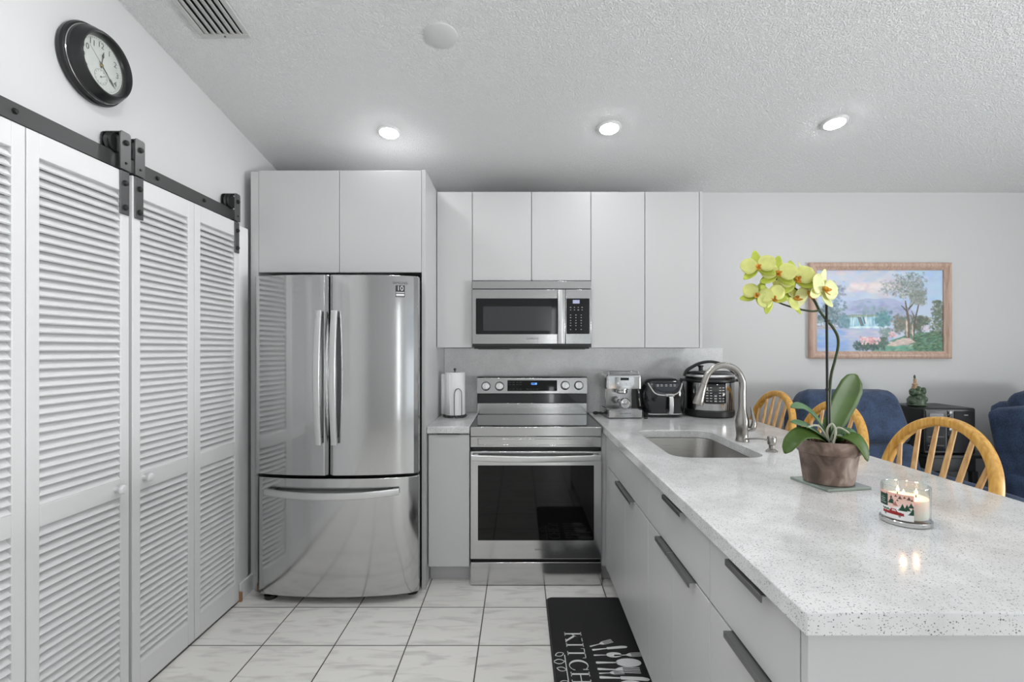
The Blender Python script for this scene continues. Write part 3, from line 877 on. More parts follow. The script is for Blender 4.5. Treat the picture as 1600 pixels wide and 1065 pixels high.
# peninsula worktop with the sink cut-out
PX0, PX1, PY0, PY1 = .479, 1.457, .8136, 3.425
SX0, SX1, SY0, SY1 = .630, 1.022, 1.985, 2.655
def hole_ring(g, z, r=.085, n=8):
    w, h = SX1 - SX0 + 2 * g, SY1 - SY0 + 2 * g
    return [Vector((x, y, z)) for x, y in rrect(w, h, max(.01, r + g), n, (SX0 + SX1) / 2, (SY0 + SY1) / 2)]
bm = bmesh.new()
outer = [Vector(p) for p in ((PX0, PY0, .875), (PX1, PY0, .875), (PX1, PY1, .875), (PX0, PY1, .875))]
inner = hole_ring(0, .875)
ov = [bm.verts.new(p) for p in outer]; iv = [bm.verts.new(p) for p in inner]
es = [bm.edges.new((r[i], r[(i + 1) % len(r)])) for r in (ov, iv) for i in range(len(r))]
bmesh.ops.triangle_fill(bm, use_beauty=True, edges=es)
fs = list(bm.faces)
ex = bmesh.ops.extrude_face_region(bm, geom=fs)
bmesh.ops.translate(bm, verts=[e for e in ex['geom'] if isinstance(e, bmesh.types.BMVert)], vec=(0, 0, CT - .875))
o = obj('peninsula_countertop', bm, M.quartz, None, .003); tag(o, 'long speckled white quartz peninsula worktop with sink cut out', 'countertop')

t = thing('sink', 'undermount stainless sink with rounded corners in peninsula worktop', 'sink', ((SX0 + SX1) / 2, (SY0 + SY1) / 2, .68))
bm = bmesh.new()
rings = [hole_ring(.022, .8735), hole_ring(.004, .8735), hole_ring(.002, .870), hole_ring(-.006, .72), hole_ring(-.016, .700), hole_ring(-.045, .688), hole_ring(-.15, .684, .16)]
loft(bm, rings, True, False, True)
obj('basin', bm, M.sink, t, angle=60)
bm = bmesh.new(); lathe(bm, [(.056, .6845), (.055, .687), (.045, .6885), (.04, .6862), (.01, .6858)], T((SX0 + SX1) / 2, (SY0 + SY1) / 2, 0), 32)
obj('drain', bm, M.chrome, t)

FX = .497            # front of the peninsula doors
def base(name, label, y0, y1, fronts):
    t = thing(name, label, 'cabinet', (.8, (y0 + y1) / 2, 0), 'white peninsula base cabinets')
    # open box, so that the sink bowl hangs free inside
    bm = bmesh.new()
    for a in ((FX + .022, 1.098, y0 + .0005, y0 + .016, .10, .8735), (FX + .022, 1.098, y1 - .016, y1 - .0005, .10, .8735), (FX + .022, 1.098, y0 + .016, y1 - .016, .10, .116), (1.086, 1.098, y0 + .016, y1 - .016, .116, .8735), (FX + .022, FX + .034, y0 + .016, y1 - .016, .116, .8735)):
        box(bm, *a)
    obj('carcass', bm, M.carcass, t)
    bobj('toe_kick', (FX + .068, FX + .082, y0, y1, 0, .0995), M.cab, t, .001)
    for nm, a, b, z0, z1, pull in fronts:
        d = bobj(nm, (FX, FX + .020, a + .0012, b - .0012, z0, z1), M.cab, t, .0012)
        if pull:
            bm = bmesh.new(); c0, c1 = pull
            box(bm, FX - .020, FX + .018, c0, c1, z1 + .0004, z1 + .0030); box(bm, FX - .020, FX - .0175, c0, c1, z1 - .012, z1 + .0004)
            obj('pull', bm, M.pull, d, .0005)
    return t
ZT0, ZT1, ZM = .7005, .866, .694
base('base_cabinet', 'white sink base cabinet with two doors, farthest along the peninsula', 1.885, 2.742, [
    ('false_front', 1.885, 2.742, ZT0, ZT1, None), ('door', 2.293, 2.742, .108, ZM, (2.297, 2.44)), ('door', 1.885, 2.293, .108, ZM, (2.11, 2.289))])
base('base_cabinet', 'middle white peninsula cabinet with drawer over two doors', 1.272, 1.885, [
    ('drawer', 1.272, 1.885, ZT0, ZT1, (1.455, 1.635)), ('door', 1.585, 1.885, .108, ZM, (1.589, 1.72)), ('door', 1.272, 1.585, .108, ZM, (1.375, 1.581))])
base('base_cabinet', 'white drawer stack at the near end of the peninsula', .862, 1.272, [
    ('drawer', .862, 1.272, ZT0, ZT1, (.962, 1.132)), ('drawer', .862, 1.272, .405, ZM, (.955, 1.14)), ('drawer', .862, 1.272, .108, .399, (.955, 1.14))])
o = bobj('end_panel', (FX - .002, 1.115, .836, .856, 0, .8745), M.cab, None, .001); tag(o, 'white end panel closing the near end of the peninsula', 'panel')
o = bobj('back_panel', (1.0985, 1.114, .8565, 3.425, 0, .8745), M.cab, None, .001); tag(o, 'white back panel of the peninsula facing the stools', 'panel')
t = thing('corner_filler', 'white corner filler between range and peninsula doors', 'cabinet', (.7, 3.1, 0))
bobj('filler', (.4735, .5165, 2.822, 2.84, .10, .8735), M.cab, t, .001)
bobj('filler_return', (FX, FX + .0195, 2.745, 2.8215, .10, .8735), M.cab, t, .001)
bobj('carcass', (.5175, 1.097, 2.7435, 3.42, .10, .8735), M.carcass, t, .001)
bobj('toe_kick', (.4735, .58, 2.88, 2.90, 0, .0995), M.cab, t, .001)

# ---------------------------------------------------------------- faucet and soap dispenser
fx, fyy = 1.068, 2.335
t = thing('faucet', 'brushed nickel gooseneck pull down faucet behind the sink', 'faucet', (fx, fyy, CT))
bm = bmesh.new(); lathe(bm, [(.031, 0), (.032, .004), (.029, .012), (.027, .03), (.0285, .05), (.0315, .075), (.031, .10), (.025, .125), (.0195, .150), (.0178, .165)], T(fx, fyy, CT), 32)
obj('body', bm, M.nickel, t)
zt = CT + .165
arc = [(fx, fyy, zt - .004), (fx, fyy, zt + .06), (fx + .002, fyy, 1.19)]
cxx, czz, rr = fx - .089, 1.192, .088
arc += [(cxx + rr * math.cos(R(a)), fyy, czz + rr * math.sin(R(a))) for a in (15, 40, 65, 90, 115, 140, 158)]
e = arc[-1]; arc += [(e[0] - .013, fyy, e[2] - .035)]
bm = bmesh.new(); tube(bm, arc, .0162, 16, 8, [1.08, 1, 1, 1, .95, .92, .9])
obj('spout', bm, M.nickel, t, angle=60)
e = Vector(arc[-1]); dv = Vector((-.30, 0, -1)).normalized()
bm = bmesh.new(); cyl(bm, e + dv * .001, e + dv * .012, .0165, .0165); Mx = Matrix.Translation(e + dv * .012) @ frame_to((0, 0, 0), dv); lathe(bm, [(.0165, 0), (.0175, .02), (.0235, .066), (.0258, .084), (.0245, .090), (.018, .092)], Mx, 28)
obj('spray_head', bm, M.nickel, t)
bm = bmesh.new()
sweep(bm, smooth_pts([(fx + .018, fyy - .010, CT + .060), (fx + .040, fyy - .020, CT + .066), (fx + .046, fyy - .024, CT + .095), (fx + .040, fyy - .022, CT + .13), (fx + .034, fyy - .02, CT + .168)], 7), [(.011 * math.cos(a), .0065 * math.sin(a)) for a in np.linspace(0, 2 * PI, 12, False)], scale=list(np.interp(np.linspace(0, 1, 29), [0, .3, .55, 1], [1.6, 2.3, 1.6, .6])))
obj('lever', bm, M.nickel, t, angle=60)
sx, sy = 1.088, 2.10
t = thing('soap_dispenser', 'short brushed nickel soap dispenser pump beside the faucet', 'soap dispenser', (sx, sy, CT))
bm = bmesh.new(); lathe(bm, [(.024, 0), (.024, .004), (.017, .009), (.0115, .014), (.0115, .028), (.0165, .031), (.0175, .036), (.0175, .062), (.0155, .066), (.0095, .067)], T(sx, sy, CT), 28)
obj('pump', bm, M.nickel, t)
bm = bmesh.new(); tube(bm, [(sx - .015, sy, CT + .051), (sx - .05, sy + .012, CT + .054), (sx - .10, sy + .03, CT + .050), (sx - .104, sy + .031, CT + .043)], .0042, 10, 5)
obj('nozzle', bm, M.nickel, t)

# ---------------------------------------------------------------- small appliances
def RBM(x, y, z, rz=0): return T(x, y, z) @ RZ(rz)
def rbox(bm, w, d, z0, z1, r, Mx, top_r=None, n=6):
    """rounded block standing on z0: plan rounded by r, top edge rounded by top_r"""
    tr = top_r or 0
    lv = [(0, z0)] if not tr else [(0, z0)]
    if tr:
        for i in range(0, 6):
            a = R(90 * i / 5); lv.append((tr * (1 - math.cos(a)), z1 - tr + tr * math.sin(a)))
    else: lv.append((0, z1))
    rings = [[Mx @ Vector((x, y, z)) for x, y in rrect(w - 2 * g, d - 2 * g, max(.002, r - g), n)] for g, z in lv]
    loft(bm, rings)

# coffee machine
Mx = RBM(.668, 3.235, CT, 3)
t = thing('coffee_machine', 'small silver espresso machine on the counter right of the range', 'coffee machine', (.668, 3.235, CT))
bm = bmesh.new(); rbox(bm, .222, .262, .006, .055, .012, Mx @ T(0, -.005, 0)); obj('drip_tray', bm, M.steel, t, .002)
bm = bmesh.new(); box(bm, -.095, .095, -.115, -.02, .0555, .058, Mx)
for i in range(9): box(bm, -.09, .09, -.112 + i * .0105, -.108 + i * .0105, .058, .0595, Mx)
obj('drip_grid', bm, M.chrome, t)
bm = bmesh.new(); box(bm, -.1, .08, 0, .12, .056, .188, Mx); obj('body', bm, M.steel, t, .004)
bm = bmesh.new(); rbox(bm, .232, .235, .189, .278, .018, Mx @ T(0, .010, 0), .012); hd = obj('head', bm, M.chrome, t)
bm = bmesh.new(); prism(bm, rrect(.125, .056, .008, 5), Mx @ T(0, -.1075, .236) @ FRONT, -.001, .002); obj('control_panel', bm, M.steel, hd)
bm = bmesh.new(); box(bm, -.026, .028, -.1115, -.1094, .243, .260, Mx); obj('display', bm, M.blackglass, hd)
for i in range(4):
    bm = bmesh.new(); lathe(bm, [(.0075, 0), (.0075, .003), (.005, .0045)], Mx @ T(-.041 + i * .027, -.1095, .224) @ FRONT, 16); obj('button', bm, M.whiteprint, hd)
bm = bmesh.new()
for s in (-1, 1):
    tube(bm, [Mx @ Vector(p) for p in ((s * .098, -.09, .278), (s * .098, -.09, .296), (s * .098, .10, .296), (s * .098, .10, .278))], .003, 8)
tube(bm, [Mx @ Vector(p) for p in ((-.098, .10, .292), (.098, .10, .292))], .003, 8)
obj('cup_rail', bm, M.chrome, t)
bm = bmesh.new(); lathe(bm, [(.030, 0), (.036, .006), (.036, .022), (.042, .026), (.042, .0345)], Mx @ T(-.004, -.055, .154), 28)
obj('brew_group', bm, M.chrome, t)
pf = bm = bmesh.new(); lathe(bm, [(.012, 0), (.014, .018), (.020, .03)], Mx @ T(-.004, -.10, .10) @ FRONT, 20)
lathe(bm, [(.026, .0), (.035, .012), (.036, .026), (.031, .034), (.018, .037)], Mx @ T(-.004, -.112, .098) @ FRONT, 10)
lathe(bm, [(.014, -.09), (.016, 0)], Mx @ T(-.004, -.10, .098) @ FRONT, 14)
obj('filter_handle', bm, M.chrome, t, label='faceted chrome knob of filter handle')
bm = bmesh.new(); tube(bm, [Mx @ Vector(p) for p in ((.100, -.06, .19), (.104, -.075, .165), (.104, -.085, .12), (.107, -.095, .075))], .004, 8, 5); obj('steam_wand', bm, M.chrome, t)
bm = bmesh.new(); cyl(bm, Mx @ Vector((.1035, -.078, .155)), Mx @ Vector((.1045, -.084, .125)), .0075); obj('wand_grip', bm, M.black, t)
for q in (-.1, .1):
    bm = bmesh.new(); rbox(bm, .215, .02, 0, .0055, .004, Mx @ T(0, q, 0)); obj('foot', bm, M.black, t)
bm = bmesh.new(); text(bm, 'CASABREWS', .013, Mx @ T(0, -.1364, .033) @ FRONT, .0003); obj('logo', bm, M.darkgrey, t)

# air fryer
ax, ay = .942, 3.275
t = thing('air_fryer', 'glossy black air fryer with silver handle between coffee machine and pressure cooker', 'air fryer', (ax, ay, CT))
Mx = RBM(ax, ay, CT, 2)
bm = bmesh.new()
lv = [(.118, .004), (.126, .012), (.134, .06), (.139, .12), (.139, .17), (.133, .215), (.122, .238), (.105, .250), (.06, .256)]
rings = [[Mx @ Vector((x, y, z)) for x, y in rrect(2 * a, 2 * a * .98, a * .48, 8)] for a, z in lv]
loft(bm, rings); bd = obj('body', bm, M.blackgloss, t, angle=50)
def af(xx, zz):   # point on the front of the fryer at height zz and offset xx
    a = np.interp(zz, [z for _, z in lv], [q for q, _ in lv]); r = a * .48; f = a * .98
    e = max(0, abs(xx) - (a - r)); y = -(f - r + math.sqrt(max(0, r * r - e * e)))
    return Mx @ Vector((xx, y - .0015, zz))
vp = [(-.112, .222), (-.098, .193), (-.08, .165), (-.05, .150), (0, .146), (.05, .150), (.08, .165), (.098, .193), (.112, .222)]
bm = bmesh.new(); tube(bm, [af(*p) for p in smooth_pts([(a, b, 0) for a, b in vp], 5) for p in [(p.x, p.y)]], .0042, 8); obj('silver_trim', bm, M.handle, t)
bm = bmesh.new()
cols = []
for u in np.linspace(-1, 1, 17):
    top, bot = .224, .162 + .048 * abs(u) ** 3
    cols.append([af(u * .082, bot + (top - bot) * v) for v in np.linspace(0, 1, 5)])
loft(bm, cols, False, False, False); obj('touch_panel', bm, mat('panel_blue_black', (.03, .034, .045), .12), t, solid=.001)
bm = bmesh.new()
for u in (-.055, -.03, 0, .03, .055):
    for zz in (.214, .205): 
        p = af(u, zz); box(bm, -.007, .007, -.001, .0, -.002, .002, Matrix.Translation(p + Vector((0, -.0012, 0))))
obj('panel_icons', bm, M.grey, t)
bm = bmesh.new(); sweep(bm, [Mx @ Vector(p) for p in ((.022, -.128, .142), (.022, -.158, .138), (.022, -.168, .125), (.022, -.168, .05), (.022, -.162, .036), (.022, -.13, .034))], rrect(.028, .016, .005, 3), fixed=(1, 0, 0))
obj('basket_handle', bm, M.handle, t, angle=50)
bm = bmesh.new(); p = af(.022, .148); box(bm, -.028, .028, -.010, .004, -.009, .007, Matrix.Translation(p)); obj('release_latch', bm, M.grey, t, .002)
bm = bmesh.new(); tube(bm, [af(u, .022) + Vector((0, .0005, 0)) for u in np.linspace(-.11, .11, 15)], .003, 6); obj('drawer_seam', bm, M.handle, t)
bm = bmesh.new(); lathe(bm, [(.10, 0), (.11, .0045)], Mx, 32); obj('foot', bm, M.black, t)

# pressure cooker
px_, py_ = 1.268, 3.25
t = thing('pressure_cooker', 'round steel and black electric pressure cooker beside the air fryer', 'pressure cooker', (px_, py_, CT))
Mx = RBM(px_, py_, CT, -8)
bm = bmesh.new(); lathe(bm, [(.12, 0), (.145, .002), (.156, .010), (.157, .042), (.150, .050)], Mx, 56); obj('base', bm, M.black, t)
bm = bmesh.new(); lathe(bm, [(.1535, .0505), (.154, .053), (.154, .226), (.150, .228)], Mx, 56); obj('body', bm, M.steelv, t)
bm = bmesh.new(); lathe(bm, [(.1495, .2285), (.162, .230), (.163, .244), (.156, .250)], Mx, 56)
for s in (-1, 1): box(bm, s * .155 - .03, s * .155 + .03, -.04, .04, .230, .246, Mx)
obj('collar', bm, M.black, t, .003)
bm = bmesh.new(); lathe(bm, [(.155, .2505), (.158, .256), (.156, .276), (.140, .292), (.10, .302), (.04, .306)], Mx, 56); ld = obj('lid', bm, M.blackgloss, t)
bm = bmesh.new(); lathe(bm, [(.1575, .2615), (.1595, .266), (.1565, .277)], Mx, 56, False, False); obj('lid_band', bm, M.handle, ld)
hp = [(-.160, 0, .262), (-.145, 0, .300), (-.105, 0, .328), (-.06, 0, .350), (0, 0, .360), (.06, 0, .350), (.105, 0, .328), (.145, 0, .300), (.160, 0, .262)]
bm = bmesh.new(); sweep(bm, smooth_pts([Mx @ Vector(p) for p in hp], 6), rrect(.050, .018, .006, 3), fixed=(Mx.to_3x3() @ Vector((0, 1, 0)))); obj('lid_handle', bm, M.black, ld, angle=50)
bm = bmesh.new(); lathe(bm, [(.014, .300), (.014, .322), (.02, .326), (.018, .334), (.006, .336)], Mx @ T(-.05, .03, 0), 20); obj('steam_valve', bm, M.darkgrey, ld)
bm = bmesh.new()
cols = []
for a in np.linspace(-25, 25, 13):
    zb = .094 if abs(a) < 21 else .100
    cols.append([Mx @ Vector((.1562 * math.sin(R(a)), -.1562 * math.cos(R(a)), z)) for z in (zb, .15, .2275)])
loft(bm, cols, False, False, False); obj('control_panel', bm, M.blackgloss, t, solid=.003)
bm = bmesh.new()
def pc(a, z, w, h):
    box(bm, -w, w, -.0004, .0006, -h, h, Mx @ RZ(a) @ T(0, -.1588, z))
pc(0, .188, .022, .013)
obj('panel_display', bm, M.darkgrey, t)
bm = bmesh.new()
for i in range(6):
    for a in (-18, -10, 10, 18): pc(a, .112 + i * .017, .007, .0028)
for z in (.112, .128, .145): pc(0, z, .008, .004)
obj('panel_print', bm, M.grey, t)

bm = bmesh.new(); tube(bm, [(.795, 3.40, CT + .0042), (.795, 3.30, CT + .030), (.796, 3.22, CT + .060), (.799, 3.17, CT + .045), (.800, 3.14, CT + .010), (.815, 3.11, CT + .0042), (.802, 3.09, CT + .0042), (.792, 3.10, CT + .0042)], .0038, 8, 8)
o = obj('power_cord', bm, M.black); tag(o, 'black power cord curled between coffee machine and air fryer', 'cord')
bm = bmesh.new(); tube(bm, [(.50, 3.30, CT + .0065), (.53, 3.29, CT + .012), (.56, 3.30, CT + .006), (.56, 3.36, CT + .0045), (.53, 3.40, CT + .0045)], .0042, 8, 8)
ball(bm, (.515, 3.295, CT + .012), .014, 1.5, 1, .8)
o = obj('power_cord', bm, M.black); tag(o, 'black cord bunched on the counter left of coffee machine', 'cord')

# paper towel on its wire holder
hx, hy = -.425, 3.19
t = thing('paper_towel_holder', 'dark wire paper towel holder on the short worktop', 'paper towel holder', (hx, hy, CT))
bm = bmesh.new(); tube(bm, [(hx + .072 * math.cos(a), hy + .072 * math.sin(a), CT + .004) for a in np.linspace(0, 2 * PI, 37)], .004, 8)
for k in range(14):
    a = 2 * PI * k / 14; ball(bm, (hx + .072 * math.cos(a), hy + .072 * math.sin(a), CT + .0085), .0075, u=8, v=6)
for a in (0, 90): tube(bm, [(hx - .07 * math.cos(R(a)), hy - .07 * math.sin(R(a)), CT + .004), (hx + .07 * math.cos(R(a)), hy + .07 * math.sin(R(a)), CT + .004)], .003, 6)
obj('base_ring', bm, M.wire, t)
bm = bmesh.new(); cyl(bm, (hx, hy, CT + .004), (hx, hy, CT + .305), .004); ball(bm, (hx, hy, CT + .31), .009); obj('post', bm, M.wire, t)
bm = bmesh.new(); tube(bm, [(hx + .006, hy - .073, CT + .004), (hx + .006, hy - .072, CT + .14), (hx + .012, hy - .072, CT + .175), (hx + .030, hy - .07, CT + .19), (hx + .048, hy - .066, CT + .175), (hx + .052, hy - .064, CT + .14), (hx + .052, hy - .060, CT + .004)], .0024, 8, 6); obj('tension_arm', bm, M.wire, t)
t = thing('paper_towel_roll', 'white paper towel roll standing on the wire holder', 'paper towels', (hx, hy, CT + .016))
bm = bmesh.new(); z0, z1 = CT + .0165, CT + .292
lathe(bm, [(.0205, z0), (.066, z0), (.0665, z0 + .003), (.0665, z1 - .003), (.066, z1), (.0205, z1)], T(hx, hy, 0), 48, False, False); obj('roll', bm, M.paper, t)
bm = bmesh.new(); lathe(bm, [(.0185, z0), (.020, z0), (.020, z1), (.0185, z1)], T(hx, hy, 0), 32, False, False); obj('core', bm, M.raw, t)
bm = bmesh.new()
sh = [Vector((hx + .0674 * math.cos(R(a)), hy + .0674 * math.sin(R(a)), 0)) for a in (250, 230, 215, 200)] + [Vector((hx - .085, hy - .02, 0)), Vector((hx - .088, hy + .02, 0))]
loft(bm, [[p + Vector((0, 0, z)) for z in (z0 + .004, (z0 + z1) / 2, z1 - .012 - .0)] for p in smooth_pts(sh, 4)], False, False, False); obj('loose_sheet', bm, M.paper, t, solid=.0008)

# ---------------------------------------------------------------- kitchen mat
MX0, MX1, MY0, MY1 = .140, .556, 1.40, 2.645
t = thing('kitchen_mat', 'black kitchen floor mat with white lettering and cutlery print', 'mat', ((MX0 + MX1) / 2, (MY0 + MY1) / 2, 0))
bm = bmesh.new(); prism(bm, rrect(MX1 - MX0, MY1 - MY0, .038, 6, (MX0 + MX1) / 2, (MY0 + MY1) / 2), Matrix(), .0005, .010); obj('pad', bm, M.rug, t, .004)
bm = bmesh.new()
r1 = rrect(MX1 - MX0 - .012, MY1 - MY0 - .012, .033, 6, (MX0 + MX1) / 2, (MY0 + MY1) / 2); tube(bm, [(x, y, .0102) for x, y in r1 + r1[:1]], .0022, 6); obj('edge_piping', bm, M.darkgrey, t)
ZP = .0101
def flat(bm, polys, o, u, v):
    for pl in polys:
        vs = [bm.verts.new((o[0] + u[0] * a + v[0] * b, o[1] + u[1] * a + v[1] * b, ZP)) for a, b in pl]
        bm.faces.new(vs)
def arc(cx, cy, rx, ry, a0, a1, n=18): return [(cx + rx * math.cos(R(a)), cy + ry * math.sin(R(a))) for a in np.linspace(a0, a1, n)]
s = .045
def serif(x, y, w=.22, h=s): return [(x - w / 2, y), (x + w / 2, y), (x + w / 2, y + h), (x - w / 2, y + h)]
def bar(x0, y0, x1, y1): return [(x0, y0), (x1, y0), (x1, y1), (x0, y1)]
def band(o, i): 
    return [[o[k], o[k + 1], i[k + 1], i[k]] for k in range(len(o) - 1)]
GL = {
 'K': ([bar(.10, 0, .21, 1), serif(.155, 0, .3), serif(.155, 1 - s, .3), [(.21, .40), (.62, 1 - s), (.70, 1 - s), (.21, .50)], [(.30, .50), (.40, .58), (.80, s), (.66, s)], serif(.72, 0, .3), serif(.66, 1 - s, .28)], .92),
 'I': ([bar(.10, 0, .21, 1), serif(.155, 0, .3), serif(.155, 1 - s, .3)], .40),
 'T': ([bar(.34, 0, .45, 1), serif(.395, 0, .3), bar(.02, 1 - s, .77, 1), [(.02, 1), (.07, 1), (.05, .80), (.02, .80)], [(.72, 1), (.77, 1), (.77, .80), (.74, .80)]], .86),
 'C': (band(arc(.42, .5, .40, .52, 48, 318), arc(.46, .5, .30, .48, 48, 318)) + [[(.68, .70), (.73, .70), (.73, 1), (.69, .98)], [(.66, .10), (.74, .17), (.76, .28), (.72, .28)]], .86),
 'H': ([bar(.10, 0, .21, 1), bar(.62, 0, .73, 1), bar(.21, .48, .62, .53)] + [serif(x, y, .3) for x in (.155, .675) for y in (0, 1 - s)], .92),
 'E': ([bar(.10, 0, .21, 1), bar(.04, 0, .66, s), bar(.04, 1 - s, .62, 1), bar(.21, .48, .5, .53), [(.62, s), (.66, s), (.70, .24), (.66, .24)], [(.58, 1 - s), (.62, 1 - s), (.64, .78), (.60, .78)], bar(.46, .40, .5, .61)], .80),
 'N': ([bar(.12, 0, .17, 1), bar(.68, 0, .73, 1), [(.12, 1), (.24, 1), (.73, 0), (.66, 0)], serif(.14, 0, .24), serif(.10, 1 - s, .2), serif(.70, 1 - s, .24)], .9)}
bm = bmesh.new(); cur = 2.318
for ch in 'KITCHEN':
    pl, adv = GL[ch]; flat(bm, pl, (.212, cur), (0, -.094), (.079, 0)); cur -= adv * .094
bmesh.ops.recalc_face_normals(bm, faces=bm.faces); obj('lettering', bm, M.whiteprint, t)
def utensil(kind, x, y, L, ang=0):
    c, sn = math.cos(R(ang)), math.sin(R(ang)); u = (c * L, sn * L); k = L; v = (-sn * k * 1.4, c * k * 1.4)
    hd = [(0, -.022), (.03, -.028), (.30, -.016), (.42, -.014), (.42, .014), (.30, .016), (.03, .028), (0, .022)]
    if kind == 'spoon': pl = [hd, [(.42, -.016)] + arc(.72, 0, .28, .105, 190, 530, 26) + [(.42, .016)]]; pl = [hd, arc(.72, 0, .28, .105, 0, 345, 24), bar(.41, -.014, .47, .014)]
    elif kind == 'knife': pl = [hd, [(.42, -.03), (.95, -.045), (1.0, -.01), (.96, .02), (.85, .038), (.42, .038)]]
    else:
        pl = [hd, [(.42, -.014), (.52, -.06), (.60, -.075), (.60, .075), (.52, .06), (.42, .014)]] + [bar(.605, -.075 + i * .0445, 1.0, -.075 + i * .0445 + .019) for i in range(4)]
    flat(bm, pl, (x, y), u, v)
bm = bmesh.new()
for q in (('fork', .318, 2.205, .118, 22), ('knife', .325, 2.180, .165, 9), ('spoon', .326, 2.142, .125, 2), ('fork', .415, 2.140, .128, 4), ('spoon', .328, 2.092, .195, 0),
          ('fork', .328, 2.050, .178, -3), ('fork', .330, 2.022, .105, 4), ('knife', .328, 1.998, .205, -3), ('spoon', .326, 1.955, .17, 0), ('fork', .328, 1.905, .18, 2), ('knife', .328, 1.862, .17, -2), ('spoon', .328, 1.815, .16, 0)): utensil(*q)
obj('cutlery_print', bm, M.whiteprint, t)
bm = bmesh.new()
def leafout(x, y, L, w, ang):
    c, sn = math.cos(R(ang)), math.sin(R(ang)); u = (c * L, sn * L); v = (-sn * L, c * L)
    o_ = [(.0, 0)] + [(tt, w * math.sin(PI * tt) ** .8) for tt in np.linspace(.05, .95, 10)] + [(1, 0)]
    i_ = [(.09, 0)] + [(.09 + .8 * tt, (w * .72) * math.sin(PI * tt) ** .8) for tt in np.linspace(.05, .95, 10)] + [(.9, 0)]
    for sg in (1, -1):
        flat(bm, band([(a, b * sg) for a, b in o_], [(a, b * sg) for a, b in i_]), (x, y), u, v)
for q in ((.196, 2.158, .045, .33, 205), (.196, 2.100, .052, .33, 182), (.198, 2.042, .045, .33, 160), (.198, 1.975, .045, .3, 205), (.198, 1.92, .05, .3, 180), (.198, 1.865, .045, .3, 160)): leafout(*q)
flat(bm, [bar(0, 0, .004, .30)], (.196, 2.145), (1, 0), (0, -1))
obj('leaf_print', bm, M.whiteprint, t)

# ---------------------------------------------------------------- orchid in its pot on a glass coaster
ox, oy = 1.012, 1.595
o = None
bm = bmesh.new(); box(bm, -.080, .080, -.080, .080, CT + .0005, CT + .0085, T(1.014, oy - .002, 0) @ RZ(11)); o = obj('glass_coaster', bm, M.greenglass, None, .002)
tag(o, 'square green glass coaster under the flower pot', 'coaster')
zb = CT + .009
t = thing('flower_pot', 'weathered brown clay flower pot on a glass coaster', 'flower pot', (ox, oy, zb))
bm = bmesh.new()
lathe(bm, [(.066, zb), (.073, zb + .002), (.0855, zb + .096), (.0905, zb + .0985), (.0950, zb + .137), (.093, zb + .1395), (.0885, zb + .1395), (.0865, zb + .130), (.083, zb + .112)], T(ox, oy, 0), 64, True, True)
obj('pot_body', bm, M.clay, t, angle=30)
bm = bmesh.new()
for i in range(150):
    a = random.uniform(0, 2 * PI); r = .074 * math.sqrt(random.random())
    Mx = T(ox + r * math.cos(a), oy + r * math.sin(a), zb + .117 + random.uniform(0, .008)) @ Matrix.Rotation(random.uniform(0, 6), 4, Vector((random.random(), random.random(), random.random() + .1)).normalized())
    q = random.uniform(.004, .010); box(bm, -q, q, -q * .6, q * .6, -q * .35, q * .35, Mx)
b_ = obj('bark_chips', bm, M.bark, t); b_['kind'] = 'stuff'
zs = zb + .120
t = thing('orchid', 'tall yellow green orchid arching left from the clay pot', 'orchid', (ox, oy, zs))
D = oy
bm = bmesh.new(); tube(bm, [P(1293, 700, D), P(1292.5, 580, D), P(1291.5, 468, D)], .0042, 8, 2); obj('stake', bm, M.stake, t)
bm = bmesh.new()
for px, py in ((1293, 608), (1292, 501)):
    p = P(px, py, D); lathe(bm, [(.0055, -.004), (.007, 0), (.0055, .004)], Matrix.Translation(p), 12); tube(bm, [p, p + Vector((.009, 0, .001))], .0025, 6)
obj('clip', bm, M.black, t)
stem = [(1298, 700), (1296, 640), (1296.5, 610), (1299, 585), (1305, 562), (1309.6, 541), (1308.6, 525), (1301, 511), (1292.5, 501), (1281, 486), (1272, 469), (1263, 460.5), (1250, 455), (1238, 449), (1222, 440), (1205, 431), (1190, 422), (1174, 417), (1157, 417.5)]
dd = list(np.interp(range(len(stem)), [0, 6, 9, 18], [D + .006, D + .012, D, D - .032]))
bm = bmesh.new(); tube(bm, [P(x, y, d) for (x, y), d in zip(stem, dd)], .0046, 8, 4, [1.1, 1, .9, .8, .55]); st_ = obj('flower_stem', bm, M.stem, t)
bm = bmesh.new(); tube(bm, [P(x, y, D - .01 - .002 * i) for i, (x, y) in enumerate(((1280, 485), (1268, 486), (1250, 483), (1232, 478), (1219, 473.5), (1203, 466), (1188, 460)))], .0036, 8, 4, [1, .8, .6]); obj('side_stem', bm, M.stem, t)

